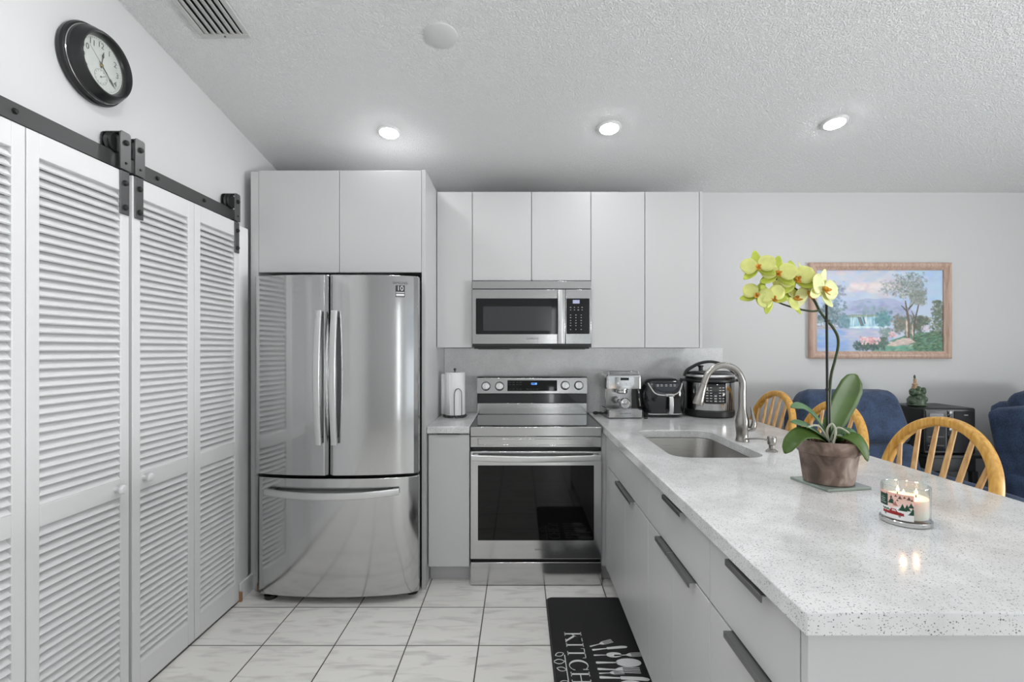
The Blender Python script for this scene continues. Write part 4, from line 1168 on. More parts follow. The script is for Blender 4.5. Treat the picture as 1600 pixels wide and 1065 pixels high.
def petal(bm, L, W, Mx, cup=.18, tip=.0, nu=9, nv=6):
    """petal from the origin along +x, width along y, facing +z"""
    rows = []
    for i in range(nu):
        u = i / (nu - 1)
        w = W / 2 * (math.sin(PI * min(1, (u * .90 + .07))) ** .62) * (1 - tip * u)
        rows.append([Mx @ Vector((u * L, v * w, cup * L * (u * u * .6) + cup * W * (v * v) * .25 - .03 * L * math.sin(PI * u))) for v in np.linspace(-1, 1, nv)])
    loft(bm, rows, False, False, False)
def flower(c, r, yaw, pitch, roll, pm=M.petal, green=False, front=True):
    """flower facing local +z; yaw/pitch aim it towards the viewer side"""
    Mx = Matrix.Translation(c) @ RZ(yaw) @ RX(90 + pitch) @ RZ(roll)
    f = bmesh.new()
    for a in (0, 180): petal(f, r, r * 1.08, Mx @ RZ(a + (14 if a == 0 else -14)) @ T(.05 * r, 0, .004), .12)
    b = obj('blossom', f, pm, t, solid=.0012, angle=80)
    f = bmesh.new()
    for a in (90, 215, 325): petal(f, r * 1.08, r * .66, Mx @ RZ(a) @ T(.05 * r, 0, -.003), .10, .25)
    obj('sepals', f, M.petaltip if green else pm, b, solid=.0012, angle=80)
    f = bmesh.new()
    petal(f, r * .46, r * .30, Mx @ RZ(270) @ T(.02 * r, 0, .10 * r) @ RY(-25), .5, .3)
    for s_ in (-1, 1): petal(f, r * .34, r * .26, Mx @ RZ(270 + s_ * 62) @ T(.02 * r, 0, .08 * r) @ RY(-55), .4)
    ball(f, Mx @ Vector((0, .04 * r, .14 * r)), r * .10, u=10, v=8)
    obj('lip', f, M.lip, b, solid=.001, angle=80)
    f = bmesh.new(); tube(f, [Mx @ Vector((0, 0, -.004)), Mx @ Vector((0, .1 * r, -.35 * r))], .0022, 6); obj('flower_stalk', f, M.stem, b)
FL = [ # px, py, depth, radius, yaw, pitch, roll, material, green sepals
 (1184, 417, D - .055, .050, -18, -12, 8, M.petal, True), (1215, 427, D - .045, .054, -12, -14, -6, M.petal, True),
 (1243, 436, D - .040, .056, -6, -10, 12, M.petal, True), (1263, 434, D + .016, .054, 40, -25, 20, M.petal, False),
 (1285, 452, D - .034, .062, 26, -4, -16, M.petalpale, False), (1262, 457, D - .02, .048, 8, 20, 30, M.petalpale, False),
 (1183, 461, D - .040, .046, -22, -14, -24, M.petal, True), (1205, 466, D - .050, .047, -2, -8, 34, M.petal, True),
 (1240, 468, D - .030, .046, 24, -22, 62, M.petal, True), (1222, 448, D + .020, .040, -150, 10, 20, M.petal, True)]
for q in FL: flower(P(q[0], q[1], q[2]), *q[3:7], pm=q[7], green=q[8])

def leaf(name, pts, W, up, m=M.leaf, fold=.22, prof=None):
    C_ = smooth_pts(pts, 6); n = len(C_); rows = []
    for i, p in enumerate(C_):
        u = i / (n - 1)
        tt = (C_[min(i + 1, n - 1)] - C_[max(i - 1, 0)]).normalized()
        s_ = tt.cross(Vector(up)); s_ = s_.normalized(); nn = s_.cross(tt)
        w = W / 2 * (np.interp(u, *prof) if prof else max(.03, math.sin(PI * (.12 + .88 * u) ** .9) ** .7))
        rows.append([p + s_ * (v * w) + nn * (fold * w * (v * v - .3)) for v in (-1, -.7, -.35, -.06, 0, .06, .35, .7, 1)])
    bm = bmesh.new(); loft(bm, rows, False, False, False); return obj(name, bm, m, t, solid=.003, angle=80)
bp = ([0, .15, .35, .6, .8, .93, 1], [.42, .62, .88, 1, .92, .62, .10])
leaf('leaf', [P(1297, 690, D + .01), P(1301, 665, D + .01), P(1313, 636, D + .015), P(1327, 608, D + .02), P(1338, 585, D + .03)], .092, (.25, -1, .3), M.leaf, .18, bp)
lp = ([0, .2, .5, .8, .93, 1], [.45, .75, 1, .85, .55, .08])
leaf('leaf', [P(1294, 688, D), P(1282, 663, D - .02), P(1268, 645, D - .03), P(1252, 635, D - .04), P(1236, 636, D - .05)], .044, (0, -.55, 1), M.leafpale, .25, lp)
leaf('leaf', [P(1293, 690, D), P(1278, 676, D - .03), P(1258, 664, D - .06), P(1236, 659, D - .09)], .040, (0, -.6, 1), M.leafpale, .25, lp)
leaf('leaf', [P(1293, 692, D - .01), P(1276, 680, D - .05), P(1254, 677, D - .08), P(1238, 688, D - .10), P(1226, 708, D - .105)], .050, (-.15, -.75, .8), M.leaf, .25, lp)
leaf('leaf', [P(1300, 690, D - .01), P(1315, 681, D - .05), P(1334, 685, D - .08), P(1347, 699, D - .09), P(1356, 720, D - .09)], .058, (.2, -.75, .8), M.leaf, .25, lp)
leaf('leaf', [P(1299, 690, D + .01), P(1312, 676, D + .0), P(1328, 675, D - .02), P(1342, 686, D - .03)], .040, (.2, -.7, .8), M.leafpale, .2, lp)
leaf('leaf', [P(1298, 692, D + .02), P(1296, 670, D + .05), P(1290, 652, D + .08)], .036, (0, -1, .4), M.leaf, .2, lp)
for pts in (((1296, 690), (1282, 668), (1272, 664), (1260, 668)), ((1298, 688), (1304, 672), (1312, 668), (1326, 676), (1340, 690)), ((1296, 692), (1292, 672), (1300, 662), (1306, 674), (1302, 694)), ((1299, 692), (1310, 680), (1320, 684))):
    bm = bmesh.new(); tube(bm, [P(x, y, D - .035 - .006 * i) for i, (x, y) in enumerate(pts)], .0034, 7, 6); obj('aerial_root', bm, M.root, t)

# ---------------------------------------------------------------- candle
cx_, cy_ = .986, 1.243
t = thing('silver_lid', 'round silver lid set under the candle jar', 'lid', (cx_, cy_, CT))
bm = bmesh.new(); lathe(bm, [(.0520, CT + .0003), (.0545, CT + .002), (.0550, CT + .011), (.0540, CT + .0125), (.0525, CT + .0125), (.0522, CT + .0095)], T(cx_, cy_, 0), 64); obj('lid_disc', bm, M.chrome, t)
t = thing('candle', 'lit three wick jar candle with winter tree label', 'candle', (cx_, cy_, CT + .0105))
zb = CT + .0105; r = .0515
bm = bmesh.new(); lathe(bm, [(.047, zb), (r, zb + .003), (r, zb + .082), (r - .0006, zb + .086), (r - .003, zb + .086), (r - .0035, zb + .082), (r - .0035, zb + .007)], T(cx_, cy_, 0), 72); obj('jar', bm, M.glass, t)
zw = zb + .055
bm = bmesh.new(); lathe(bm, [(r - .005, zb + .008), (r - .0042, zb + .012), (r - .0042, zw), (r - .006, zw + .0005), (.02, zw - .0005)], T(cx_, cy_, 0), 64); obj('wax', bm, M.wax, t)
for a in (100, 220, 340):
    wx, wy = cx_ + .022 * math.cos(R(a)), cy_ + .022 * math.sin(R(a))
    bm = bmesh.new(); tube(bm, [(wx, wy, zw - .001), (wx, wy, zw + .007), (wx + .001, wy, zw + .010)], .0013, 6); w_ = obj('wick', bm, M.black, t)
    bm = bmesh.new(); lathe(bm, [(.0012, zw + .006), (.0036, zw + .010), (.0033, zw + .014), (.0016, zw + .018), (.0003, zw + .022)], T(wx + .0005, wy, 0), 14); obj('flame', bm, M.flame, w_)
    l = bpy.data.lights.new('candle_glow', 'POINT'); l.energy = .10; l.color = (1, .55, .25); l.shadow_soft_size = .004
    lo = bpy.data.objects.new('candle_glow', l); COL.objects.link(lo); lo.location = (wx, wy, zw + .030)
# printed label wrapped round the jar
W_, H_ = 110, 66
def canvas(w, h, top, bot):
    a = np.zeros((h, w, 3)); tt = np.linspace(0, 1, h)[:, None, None]
    a[:] = np.array(top) * (1 - tt) + np.array(bot) * tt; return a
def fillpoly(a, pts, col, al=1.0):
    h, w, _ = a.shape; yy, xx = np.mgrid[0:h, 0:w]; xx = (xx + .5) / w; yy = (yy + .5) / h
    ins = np.zeros((h, w), bool); n = len(pts)
    for i in range(n):
        x1, y1 = pts[i]; x2, y2 = pts[(i + 1) % n]
        c = ((y1 > yy) != (y2 > yy)) & (xx < (x2 - x1) * (yy - y1) / ((y2 - y1) + 1e-12) + x1); ins ^= c
    a[ins] = a[ins] * (1 - al) + np.array(col) * al
def dab(a, cx, cy, rx, ry, col, al=1.0, ang=0):
    h, w, _ = a.shape
    m = max(rx, ry) * 1.2
    x0, x1 = max(0, int((cx - m) * w)), min(w, int((cx + m) * w) + 2); y0, y1 = max(0, int((cy - m * w / h) * h)), min(h, int((cy + m * w / h) * h) + 2)
    if x0 >= x1 or y0 >= y1: return
    yy, xx = np.mgrid[y0:y1, x0:x1]; dx = (xx + .5) / w - cx; dy = ((yy + .5) / h - cy) * h / w
    c, s_ = math.cos(ang), math.sin(ang)
    u = (dx * c + dy * s_) / rx; v = (-dx * s_ + dy * c) / ry
    k = np.clip(1.6 * (1 - np.sqrt(u * u + v * v)), 0, 1)[..., None] * al
    a[y0:y1, x0:x1] = a[y0:y1, x0:x1] * (1 - k) + np.array(col) * k
def grid_mesh(name, a, pos, m, parent, gain=1.0):
    """a = image rows from top; pos(u, v) -> point with u rightwards and v downwards"""
    h, w, _ = a.shape
    me = bpy.data.meshes.new(name); off = ORIG[parent.name]
    vs = [pos(i / (w - 1), j / (h - 1)) - off for j in range(h) for i in range(w)]
    fs = [(j * w + i, (j + 1) * w + i, (j + 1) * w + i + 1, j * w + i + 1) for j in range(h - 1) for i in range(w - 1)]
    me.from_pydata(vs, [], fs)
    lin = np.clip(a / 255., 0, 1); lin = np.where(lin <= .04045, lin / 12.92, ((lin + .055) / 1.055) ** 2.4)
    lin = np.clip(lin * gain, 0, 1)
    at = me.color_attributes.new('Col', 'FLOAT_COLOR', 'POINT')
    at.data.foreach_set('color', np.concatenate([lin.reshape(-1, 3), np.ones((h * w, 1))], 1).astype(np.float32).ravel())
    me.materials.append(m); me.shade_smooth()
    o_ = bpy.data.objects.new(name, me); COL.objects.link(o_); o_.parent = parent; ORIG[o_.name] = off
    return o_
a = canvas(W_, H_, (236, 186, 170), (246, 236, 232))
fillpoly(a, [(0, .62), (.2, .52), (.45, .60), (.7, .48), (1, .56), (1, 1), (0, 1)], (240, 240, 240))
def tree(cx, cy, h, col):
    for k in range(3): fillpoly(a, [(cx, cy - h * (1 - k * .25)), (cx - .13 * h * (k + 1.2), cy - h * (.50 - k * .22)), (cx + .13 * h * (k + 1.2), cy - h * (.50 - k * .22))], col)
for cx, cy, h in ((.33, .14, .1), (.46, .22, .12), (.58, .14, .1), (.68, .2, .14), (.78, .16, .1), (.88, .2, .15), (.95, .24, .1), (.5, .34, .12), (.62, .3, .1)): tree(cx, cy, h, (96, 74, 66))
for cx, cy, h in ((.46, .44, .26), (.74, .66, .30), (.84, .62, .26), (.93, .50, .22), (.97, .78, .3), (.28, .22, .14)): tree(cx, cy, h, (40, 78, 58))
tree(.57, .5, .2, (190, 120, 110))
fillpoly(a, [(.03, .10), (.36, .10), (.36, .56), (.03, .56)], (38, 68, 56))
for k, (x0, x1) in enumerate(((.14, .25), (.11, .28), (.13, .26), (.08, .31))): fillpoly(a, [(x0, .22 + k * .075), (x1, .22 + k * .075), (x1, .25 + k * .075), (x0, .25 + k * .075)], (160, 176, 168))
red = (158, 44, 46)
tx = lambda pts: [((x - .17) * 1.16 + .20, y) for x, y in pts]
fillpoly(a, tx([(.17, .72), (.36, .72), (.36, .68), (.40, .60), (.50, .60), (.53, .70), (.66, .73), (.67, .84), (.17, .84)]), red)
fillpoly(a, tx([(.41, .63), (.49, .63), (.51, .70), (.41, .70)]), (226, 210, 204))
for x in (.25, .58):
    x = tx([(x, 0)])[0][0]; dab(a, x, .85, .036, .036, (60, 40, 40)); dab(a, x, .85, .02, .02, (200, 190, 186))
for x in np.linspace(.21, .40, 9): dab(a, x, .67 + .02 * math.sin(x * 80), .03, .022, (60, 92, 58))
a0, a1 = -206, -110      # the label faces the camera side
grid_mesh('paper_label', a, lambda u, v: Vector((cx_ + (r + .0006) * math.cos(R(a0 + (a1 - a0) * u)), cy_ + (r + .0006) * math.sin(R(a0 + (a1 - a0) * u)), zb + .070 - .064 * v)), M.print, t)

# ---------------------------------------------------------------- framed landscape painting
WY = YB
x0, x1 = (1262.5 - 812) * WY / 760, (1482.5 - 812) * WY / 760
z0, z1 = H - (560 - 546) * WY / 760, H - (411 - 546) * WY / 760
t = thing('painting', 'framed landscape painting with waterfall and trees on the back wall', 'painting', ((x0 + x1) / 2, WY, z0))
fw = .052
bm = bmesh.new()
prof = [(0, 0), (0, -.024), (.010, -.034), (.026, -.036), (.040, -.026), (fw, -.018), (fw, 0)]
yb = WY - .0015
rings = []
for cxn, czn, sx_, sz_ in ((x0, z0, 1, 1), (x1, z0, -1, 1), (x1, z1, -1, -1), (x0, z1, 1, -1)):
    rings.append([Vector((cxn + sx_ * d, yb + y, czn + sz_ * d)) for d, y in prof])
rings.append(rings[0])
loft(bm, rings, True, False, False); bmesh.ops.remove_doubles(bm, verts=bm.verts, dist=1e-6)
obj('frame', bm, M.frame, t, angle=40)
PW, PH = 300, 196
a = canvas(PW, PH, (168, 190, 216), (196, 200, 214))
g = np.random.default_rng(11)
U = g.uniform
def cloudof(n, fx, cols, rx, al, ang=(0, 3.14)):
    for _ in range(n):
        x, y = fx(); c = cols[g.integers(len(cols))]; c = [q + U(-10, 10) for q in c]
        q = U(.5, 1.2); dab(a, x, y, rx[0] * q, rx[1] * q, c, al, U(*ang))
norm = lambda m, s_: m + s_ * 1.9 * math.sin(float(np.clip(g.normal() / 1.9, -1.5, 1.5)))
cloudof(260, lambda: (U(.0, .75), U(.0, .34)), [(196, 190, 200), (206, 196, 200), (180, 194, 214), (214, 204, 204)], (.07, .03), .35, (-.4, .4))
cloudof(120, lambda: (U(.28, .62), .17 + abs(norm(0, .05))), [(220, 208, 206), (228, 216, 212), (206, 196, 204)], (.04, .022), .4, (-.4, .4))
cloudof(70, lambda: (U(.6, 1), U(0, .4)), [(164, 192, 220), (176, 198, 222)], (.06, .03), .4, (-.3, .3))
fillpoly(a, [(.22, .46), (.30, .38), (.40, .35), (.47, .36), (.55, .345), (.62, .36), (.70, .43), (.78, .52), (.78, .62), (.20, .62)], (158, 164, 192), .6)
cloudof(90, lambda: (U(.25, .7), U(.38, .54)), [(150, 158, 192), (168, 176, 200), (136, 152, 176)], (.04, .016), .4, (-.3, .3))
cloudof(60, lambda: (U(.36, .56), U(.46, .55)), [(128, 150, 160), (150, 166, 176)], (.012, .03), .4, (-.2, .2))
fillpoly(a, [(0, .70), (.26, .70), (.6, .71), (.62, .98), (.0, 1)], (164, 178, 204))
cloudof(120, lambda: (U(0, .24), U(.73, 1)), [(128, 160, 206), (142, 170, 208)], (.05, .016), .45, (-.05, .05))
cloudof(100, lambda: (U(.22, .56), U(.72, .86)), [(186, 186, 204), (172, 182, 206), (200, 192, 202)], (.05, .012), .45, (-.05, .05))
fillpoly(a, [(.22, .55), (.55, .54), (.55, .58), (.22, .585)], (130, 150, 132), .8)
fillpoly(a, [(.235, .585), (.51, .57), (.53, .685), (.25, .70)], (150, 188, 204))
for x in np.linspace(.24, .51, 46): dab(a, x + U(-.003, .003), U(.60, .66), .005, .045, [(226, 236, 240), (120, 170, 190), (190, 216, 226)][g.integers(3)], .75, 0)
fillpoly(a, [(.325, .575), (.355, .575), (.378, .68), (.352, .685)], (96, 104, 106), .85); fillpoly(a, [(.365, .575), (.378, .575), (.392, .66), (.382, .66)], (96, 104, 106), .8)
cloudof(60, lambda: (U(.24, .56), .70 + norm(0, .008)), [(220, 236, 240), (196, 222, 230)], (.025, .007), .6, (-.1, .1))
cloudof(150, lambda: (.53 + norm(0, .035), .60 + norm(0, .05)), [(92, 140, 150), (110, 150, 156), (84, 124, 132)], (.018, .015), .6)
# trees on the left bank
cloudof(420, lambda: (max(0, .10 + norm(0, .075)), .55 + norm(0, .075)), [(96, 118, 126), (122, 140, 146), (80, 104, 112), (140, 156, 160)], (.018, .012), .6)
cloudof(220, lambda: (max(0, .14 + norm(0, .05)), .30 + norm(0, .08)), [(120, 138, 158), (136, 152, 172), (104, 124, 140)], (.012, .018), .45)
cloudof(80, lambda: (U(.18, .26), U(.56, .70)), [(100, 132, 146), (120, 148, 160)], (.02, .014), .6)
cloudof(60, lambda: (U(0, .16), .70 + norm(0, .014)), [(176, 170, 176), (150, 150, 160)], (.03, .008), .6, (-.1, .1))
# right bank: meadow, path, bushes
fillpoly(a, [(.42, 1), (.50, .92), (.62, .84), (.74, .78), (1, .74), (1, 1)], (104, 142, 124))
cloudof(420, lambda: (U(.70, 1), U(.76, 1)), [(74, 100, 84), (60, 86, 72), (96, 124, 98), (112, 140, 112)], (.022, .008), .6, (-.6, .3))
cloudof(140, lambda: (U(.46, .76), U(.92, 1)), [(112, 160, 146), (96, 142, 130), (140, 176, 156)], (.03, .009), .6, (-.4, .1))
fillpoly(a, [(.55, .92), (.62, .87), (.68, .83), (.735, .83), (.78, .88), (.72, .905), (.62, .93)], (206, 184, 176), .9)
cloudof(50, lambda: (U(.58, .75), U(.84, .92)), [(220, 200, 190), (190, 170, 166)], (.02, .007), .6, (-.4, 0))
cloudof(300, lambda: (.68 + norm(0, .045), .66 + norm(0, .06)), [(110, 120, 110), (128, 132, 120), (92, 104, 98), (140, 128, 120)], (.016, .013), .55)
cloudof(260, lambda: (.82 + norm(0, .04), .66 + norm(0, .05)), [(96, 106, 92), (80, 92, 84), (116, 120, 104)], (.016, .012), .6)
cloudof(60, lambda: (.865 + norm(0, .02), .71 + norm(0, .025)), [(214, 208, 214), (190, 186, 196)], (.013, .011), .6)
cloudof(420, lambda: (min(1, .955 + norm(0, .022 + .02 * (q_ := U(0, 1)))), .38 + q_ * .42), [(92, 110, 96), (74, 94, 82), (110, 122, 106), (126, 128, 112)], (.013, .011), .6)
# big tree
for pts, c in (([(.705, .83), (.712, .60), (.695, .38), (.705, .38), (.735, .60), (.738, .83)], (110, 100, 92)), ([(.752, .82), (.768, .62), (.80, .42), (.81, .42), (.782, .62), (.770, .82)], (96, 90, 86)), ([(.715, .52), (.665, .44), (.67, .43), (.72, .50)], (96, 92, 90)), ([(.72, .47), (.77, .39), (.775, .40), (.725, .50)], (96, 92, 90)), ([(.77, .60), (.745, .50), (.75, .50), (.775, .57)], (100, 96, 92))): fillpoly(a, pts, c)
for _ in range(30): dab(a, U(.706, .716), U(.62, .82), .005, .02, (214, 196, 176), .6, 0); dab(a, U(.752, .762), U(.66, .80), .004, .02, (206, 190, 172), .5, 0)
cloudof(720, lambda: (.735 + norm(0, .07), .20 + norm(0, .085)), [(120, 130, 128), (140, 148, 146), (98, 110, 108), (160, 164, 162), (186, 184, 182)], (.013, .010), .5)
cloudof(260, lambda: (.80 + norm(0, .035), .34 + norm(0, .05)), [(112, 122, 116), (132, 138, 130), (160, 162, 156)], (.010, .016), .5)
cloudof(160, lambda: (.58 + norm(0, .045), .22 + norm(0, .05)), [(150, 158, 160), (130, 140, 142)], (.012, .008), .4)
# pink bushes
cloudof(260, lambda: (.42 + norm(0, .065), .92 + norm(0, .03)), [(74, 96, 90), (90, 112, 102), (60, 82, 78)], (.016, .010), .65)
cloudof(110, lambda: (.53 + norm(0, .02), .87 + norm(0, .03)), [(84, 104, 96), (104, 118, 108)], (.013, .010), .6)
cloudof(120, lambda: (.55 + norm(0, .03), .76 + norm(0, .03)), [(120, 140, 140), (140, 156, 152)], (.014, .010), .55)
cloudof(110, lambda: (.42 + norm(0, .045), .865 + norm(0, .025)), [(214, 168, 172), (230, 190, 190), (196, 140, 148), (236, 210, 206)], (.012, .011), .75)
cloudof(34, lambda: (.60 + norm(0, .016), .785 + norm(0, .018)), [(206, 160, 166), (226, 190, 190)], (.012, .010), .7)
yc = WY - .012
grid_mesh('canvas', a, lambda u, v: Vector((x0 + fw - .004 + (x1 - x0 - 2 * fw + .008) * u, yc, z1 - fw + .004 - (z1 - z0 - 2 * fw + .008) * v)), M.paint, t, 1.3)

# ---------------------------------------------------------------- oak stools along the peninsula
def make_stool():
    t = thing('bar_stool', 'tmp', 'bar stool', (0, 0, 0), 'oak bow back stools at the peninsula')
    # the stool faces -x (towards the peninsula); the back is on its +x side
    sh = .63
    bm = bmesh.new()
    lv = [(.19, sh - .012), (.205, sh), (.208, sh + .015), (.20, sh + .028), (.16, sh + .030), (.08, sh + .022)]
    loft(bm, [[Vector((x * 1.0, y * 1.02, z)) for x, y in rrect(2 * a_, 2 * a_, a_ * .72, 8)] for a_, z in lv]); obj('seat', bm, M.oak, t, angle=50)
    for sx_ in (-1, 1):
        for sy_ in (-1, 1):
            bm = bmesh.new(); p0 = Vector((sx_ * .12, sy_ * .12, sh - .011)); p1 = Vector((sx_ * .19, sy_ * .19, 0))
            Mx = Matrix.Translation(p1) @ frame_to(p1, p0); L = (p0 - p1).length
            lathe(bm, [(.013, 0), (.017, .04), (.020, L * .35), (.022, L * .42), (.017, L * .46), (.022, L * .50), (.020, L * .8), (.014, L)], Mx, 16); obj('leg', bm, M.oak, t)
    for z, ax in ((.20, 'y'), (.26, 'x'), (.40, 'y')):
        k = .19 - .07 * z / sh
        for sg in (-1, 1):
            bm = bmesh.new(); p, q = ((sg * k, -k, z), (sg * k, k, z)) if ax == 'y' else ((-k, sg * k, z), (k, sg * k, z))
            cyl(bm, p, q, .0105, .0105, 12); obj('stretcher', bm, M.oak, t)
    # bow: wide hoop rising from the back of the seat, leaning slightly back
    xb = .165
    def bow(a_):      # a_ 0..180
        y = -.242 * math.cos(R(a_)); zt = sh + .19 + .262 * math.sin(R(a_)) ** .85
        return Vector((xb + .10 * (zt - sh) / .45, y, zt))
    pts = [Vector((xb + .01, -.165, sh + .02)), Vector((xb + .02, -.205, sh + .09))] + [bow(q) for q in np.linspace(0, 180, 25)] + [Vector((xb + .02, .205, sh + .09)), Vector((xb + .01, .165, sh + .02))]
    bm = bmesh.new(); sweep(bm, smooth_pts(pts, 3), rrect(.034, .036, .010, 3), fixed=(1, 0, 0)); obj('bow', bm, M.oak, t, angle=50)
    for i in range(6):
        f = -1 + 2 * i / 5; y0 = f * .125; y1 = f * .195
        a_ = math.degrees(math.acos(-y1 / .242)); tp = bow(a_) + Vector((0, 0, -.012))
        bm = bmesh.new(); p0 = Vector((xb + .002, y0, sh + .024)); L = (tp - p0).length
        lathe(bm, [(.0075, 0), (.0105, L * .35), (.0095, L * .75), (.0075, L)], Matrix.Translation(p0) @ frame_to(p0, tp), 12); obj('spindle', bm, M.oakpale, t)
    return t
st0 = make_stool()
spots = [(1.345, 1.835, 'oak bow back stool behind the candle, nearest along the peninsula'), (1.345, 2.455, 'oak bow back stool behind the potted orchid'), (1.345, 3.035, 'oak bow back stool behind the faucet, farthest along the peninsula')]
st0.name = 'bar_stool'
for i, (x, y, lab) in enumerate(spots):
    s_ = st0 if i == 0 else copy_tree(st0)
    s_.location = (x, y, 0); s_['label'] = lab

# ---------------------------------------------------------------- navy recliners
def pillow(bm, w, d, h, Mx, r=.06, puff=.03, n=10, wr=0, seed=0, taper=(1, 1)):
    """soft rounded block, x width, y depth, z height, from z=0; front (-y) puffed"""
    g_ = random.Random(seed); ph = [g_.uniform(0, 6) for _ in range(6)]
    rows = []
    K = 26
    for k in range(K + 1):
        q = k / K; e = min(q, 1 - q) * h
        ins = r * (1 - math.sqrt(max(0, 1 - (1 - min(1, e / r)) ** 2)))
        z = q * h
        ring = []
        for x, y in rrect(max(.02, w - 2 * ins), max(.02, d - 2 * ins), max(.008, min(w, d) / 2 * .7 - ins), n):
            yy = y
            pf = puff * math.sin(PI * q) * math.cos(PI * .5 * min(1, abs(x) / (w / 2)))
            yy += pf * (1 if y > 0 else -1)
            if wr and y < 0: yy += wr * math.sin(q * 26 + ph[0] + 1.2 * math.sin(x * 11 + ph[1])) * (.4 + .6 * math.sin(x * 7 + ph[2]) ** 2)
            ring.append(Mx @ Vector((x * (taper[0] + (taper[1] - taper[0]) * q), yy, z)))
        rows.append(ring)
    loft(bm, rows)
def recliner(label, loc, rz, wr=0):
    t = thing('recliner', label, 'recliner', (0, 0, 0), 'navy fabric recliners')
    bm = bmesh.new(); pillow(bm, .60, .74, .26, T(0, .02, .06), .04, .01); obj('base', bm, M.navy, t, angle=60)
    bm = bmesh.new(); pillow(bm, .54, .58, .16, T(0, -.10, .325), .07, .03); obj('seat_cushion', bm, M.navy, t, angle=60)
    for s_ in (-1, 1):
        bm = bmesh.new(); pillow(bm, .18, .80, .58, T(s_ * .385, 0, .05), .08, .01); obj('armrest', bm, M.navy, t, angle=60)
    B_ = T(0, .26, .42) @ RX(-12)
    bm = bmesh.new(); pillow(bm, .80, .16, .36, B_, .06, .03, wr=wr, seed=2, taper=(1, .93)); obj('back_cushion', bm, M.navy, t, angle=60)
    bm = bmesh.new(); pillow(bm, .78, .17, .35, B_ @ T(0, -.005, .345), .085, .035, wr=wr, seed=5, taper=(.95, .74)); obj('head_cushion', bm, M.navy, t, angle=60)
    bm = bmesh.new(); pillow(bm, .80, .11, .66, B_ @ T(0, .115, -.02), .05, .01, taper=(1, .74)); obj('back_shell', bm, M.navy, t, angle=60)
    if wr:
        for s_ in (-1, 1):
            bm = bmesh.new(); pillow(bm, .10, .24, .60, B_ @ T(s_ * .415, .0, 0) @ RY(-4 * s_), .05, .0); obj('side_wing', bm, M.navy, t, angle=60)
    for x in (-.25, .25):
        for y in (-.28, .30):
            bm = bmesh.new(); lathe(bm, [(.02, 0), (.025, .062)], T(x, y, 0), 12); obj('foot', bm, M.black, t)
    t.location = loc; t.rotation_euler = (0, 0, R(rz))
    return t
recliner('navy blue recliner with smooth back, left of the black stereo', (2.07, 2.72, 0), 0)
recliner('navy blue recliner with wrinkled cushion, right of the black stereo', (3.49, 2.72, 0), 16, .006)

# ---------------------------------------------------------------- stereo, its stand and the figurine
t = thing('side_stand', 'low black stand carrying the stereo between the recliners', 'stand', (2.77, 3.22, 0))
bobj('shelf_top', (2.56, 3.02, 3.06, 3.40, .670, .690), M.black, t, .003)
bobj('apron', (2.565, 2.88, 3.07, 3.38, .585, .6695), M.black, t, .003)
for x in (2.565, 2.86):
    for y in (3.087, 3.36): bobj('leg', (x, x + .035, y - .016, y + .016, 0, .5845), M.black, t, .002)
t = thing('stereo', 'black stereo with controls and round knobs on the black stand', 'stereo', (2.745, 3.22, .691))
bobj('cabinet', (2.562, 2.895, 3.085, 3.385, .692, .985), M.black, t, .012, seg=3)
fy_ = 3.085
bm = bmesh.new(); box(bm, 2.575, 2.70, fy_ - .004, fy_ - .0005, .885, .968); obj('cassette_door', bm, M.blackgloss, t, .004)
bm = bmesh.new(); box(bm, 2.595, 2.685, fy_ - .006, fy_ - .0042, .90, .952); obj('display', bm, mat('dim_display', (.035, .03, .045), .15), t, .002)
bm = bmesh.new(); box(bm, 2.712, 2.742, fy_ - .003, fy_ - .0005, .71, .97); obj('control_strip', bm, M.blackgloss, t, .001)
for z in (.955, .93, .85, .80, .755):
    bm = bmesh.new(); lathe(bm, [(.011, 0), (.010, .006), (.004, .007)], T(2.727, fy_ - .003, z) @ FRONT, 18); obj('knob', bm, M.pull if z in (.955, .85) else M.black, t)
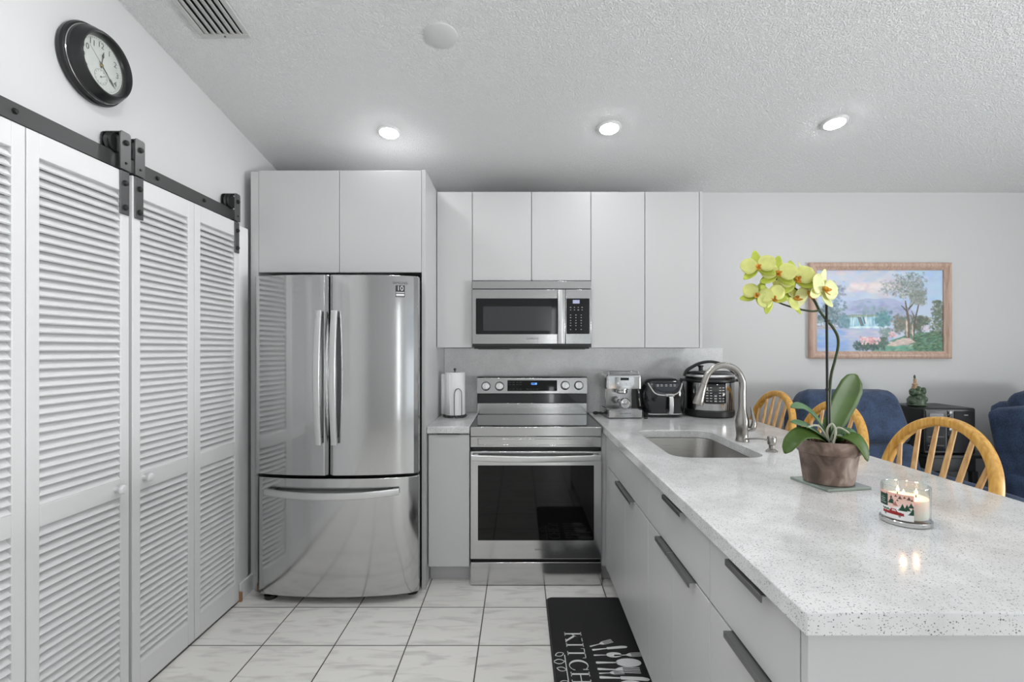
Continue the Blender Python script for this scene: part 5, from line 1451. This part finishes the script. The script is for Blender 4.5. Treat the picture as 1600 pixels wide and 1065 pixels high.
bm = bmesh.new(); box(bm, 2.755, 2.880, fy_ - .004, fy_ - .0005, .71, .965); obj('speaker_grille', bm, mat('grille', (.010, .010, .012), .7, bump=(400, .5, .002)), t, .006)
bm = bmesh.new(); box(bm, 2.815, 2.840, fy_ - .0055, fy_ - .0045, .938, .9425); obj('badge', bm, M.grey, t)
bm = bmesh.new(); box(bm, 2.575, 2.70, fy_ - .003, fy_ - .0005, .712, .865); obj('lower_panel', bm, M.blackgloss, t, .003)
bm = bmesh.new(); box(bm, 2.585, 2.69, fy_ - .0045, fy_ - .0032, .80, .806); box(bm, 2.585, 2.69, fy_ - .0045, fy_ - .0032, .745, .751); obj('slot', bm, M.black, t)
gx, gy, gz = 2.610, 3.20, .9855
t = thing('figurine', 'small green glazed figurine with slim cream top on the stereo', 'figurine', (gx, gy, gz))
bm = bmesh.new()
lathe(bm, [(.046, gz), (.056, gz + .008), (.050, gz + .022), (.053, gz + .04), (.040, gz + .062), (.030, gz + .07)], T(gx, gy, 0), 20)
for a_, rr_, zz_, q in ((200, .036, .030, .026), (330, .036, .045, .024), (20, .03, .025, .024), (250, .034, .055, .020)): ball(bm, (gx + rr_ * math.cos(R(a_)), gy + rr_ * math.sin(R(a_)), gz + zz_), q, u=12, v=8)
obj('lower_body', bm, M.figure, t, angle=60)
bm = bmesh.new()
ball(bm, (gx - .002, gy, gz + .088), .034, 1, .9, .8)
for dx, dz, q in ((-.034, .096, .021), (-.038, .084, .016), (.032, .094, .019), (.036, .108, .015), (.0, .112, .020), (.028, .072, .018)): ball(bm, (gx + dx, gy - .012, gz + dz), q, u=12, v=8)
obj('upper_body', bm, M.figure, t, angle=60)
bm = bmesh.new(); lathe(bm, [(.018, gz + .108), (.020, gz + .122), (.013, gz + .134), (.017, gz + .142), (.009, gz + .150), (.0085, gz + .176), (.004, gz + .182)], T(gx - .010, gy, 0), 16); obj('slim_top', bm, M.figure2, t, angle=60)
bm = bmesh.new(); lathe(bm, [(.004, gz + .181), (.007, gz + .188), (.005, gz + .198), (.001, gz + .206)], T(gx - .012, gy, 0), 12); obj('tip', bm, M.figure, t)
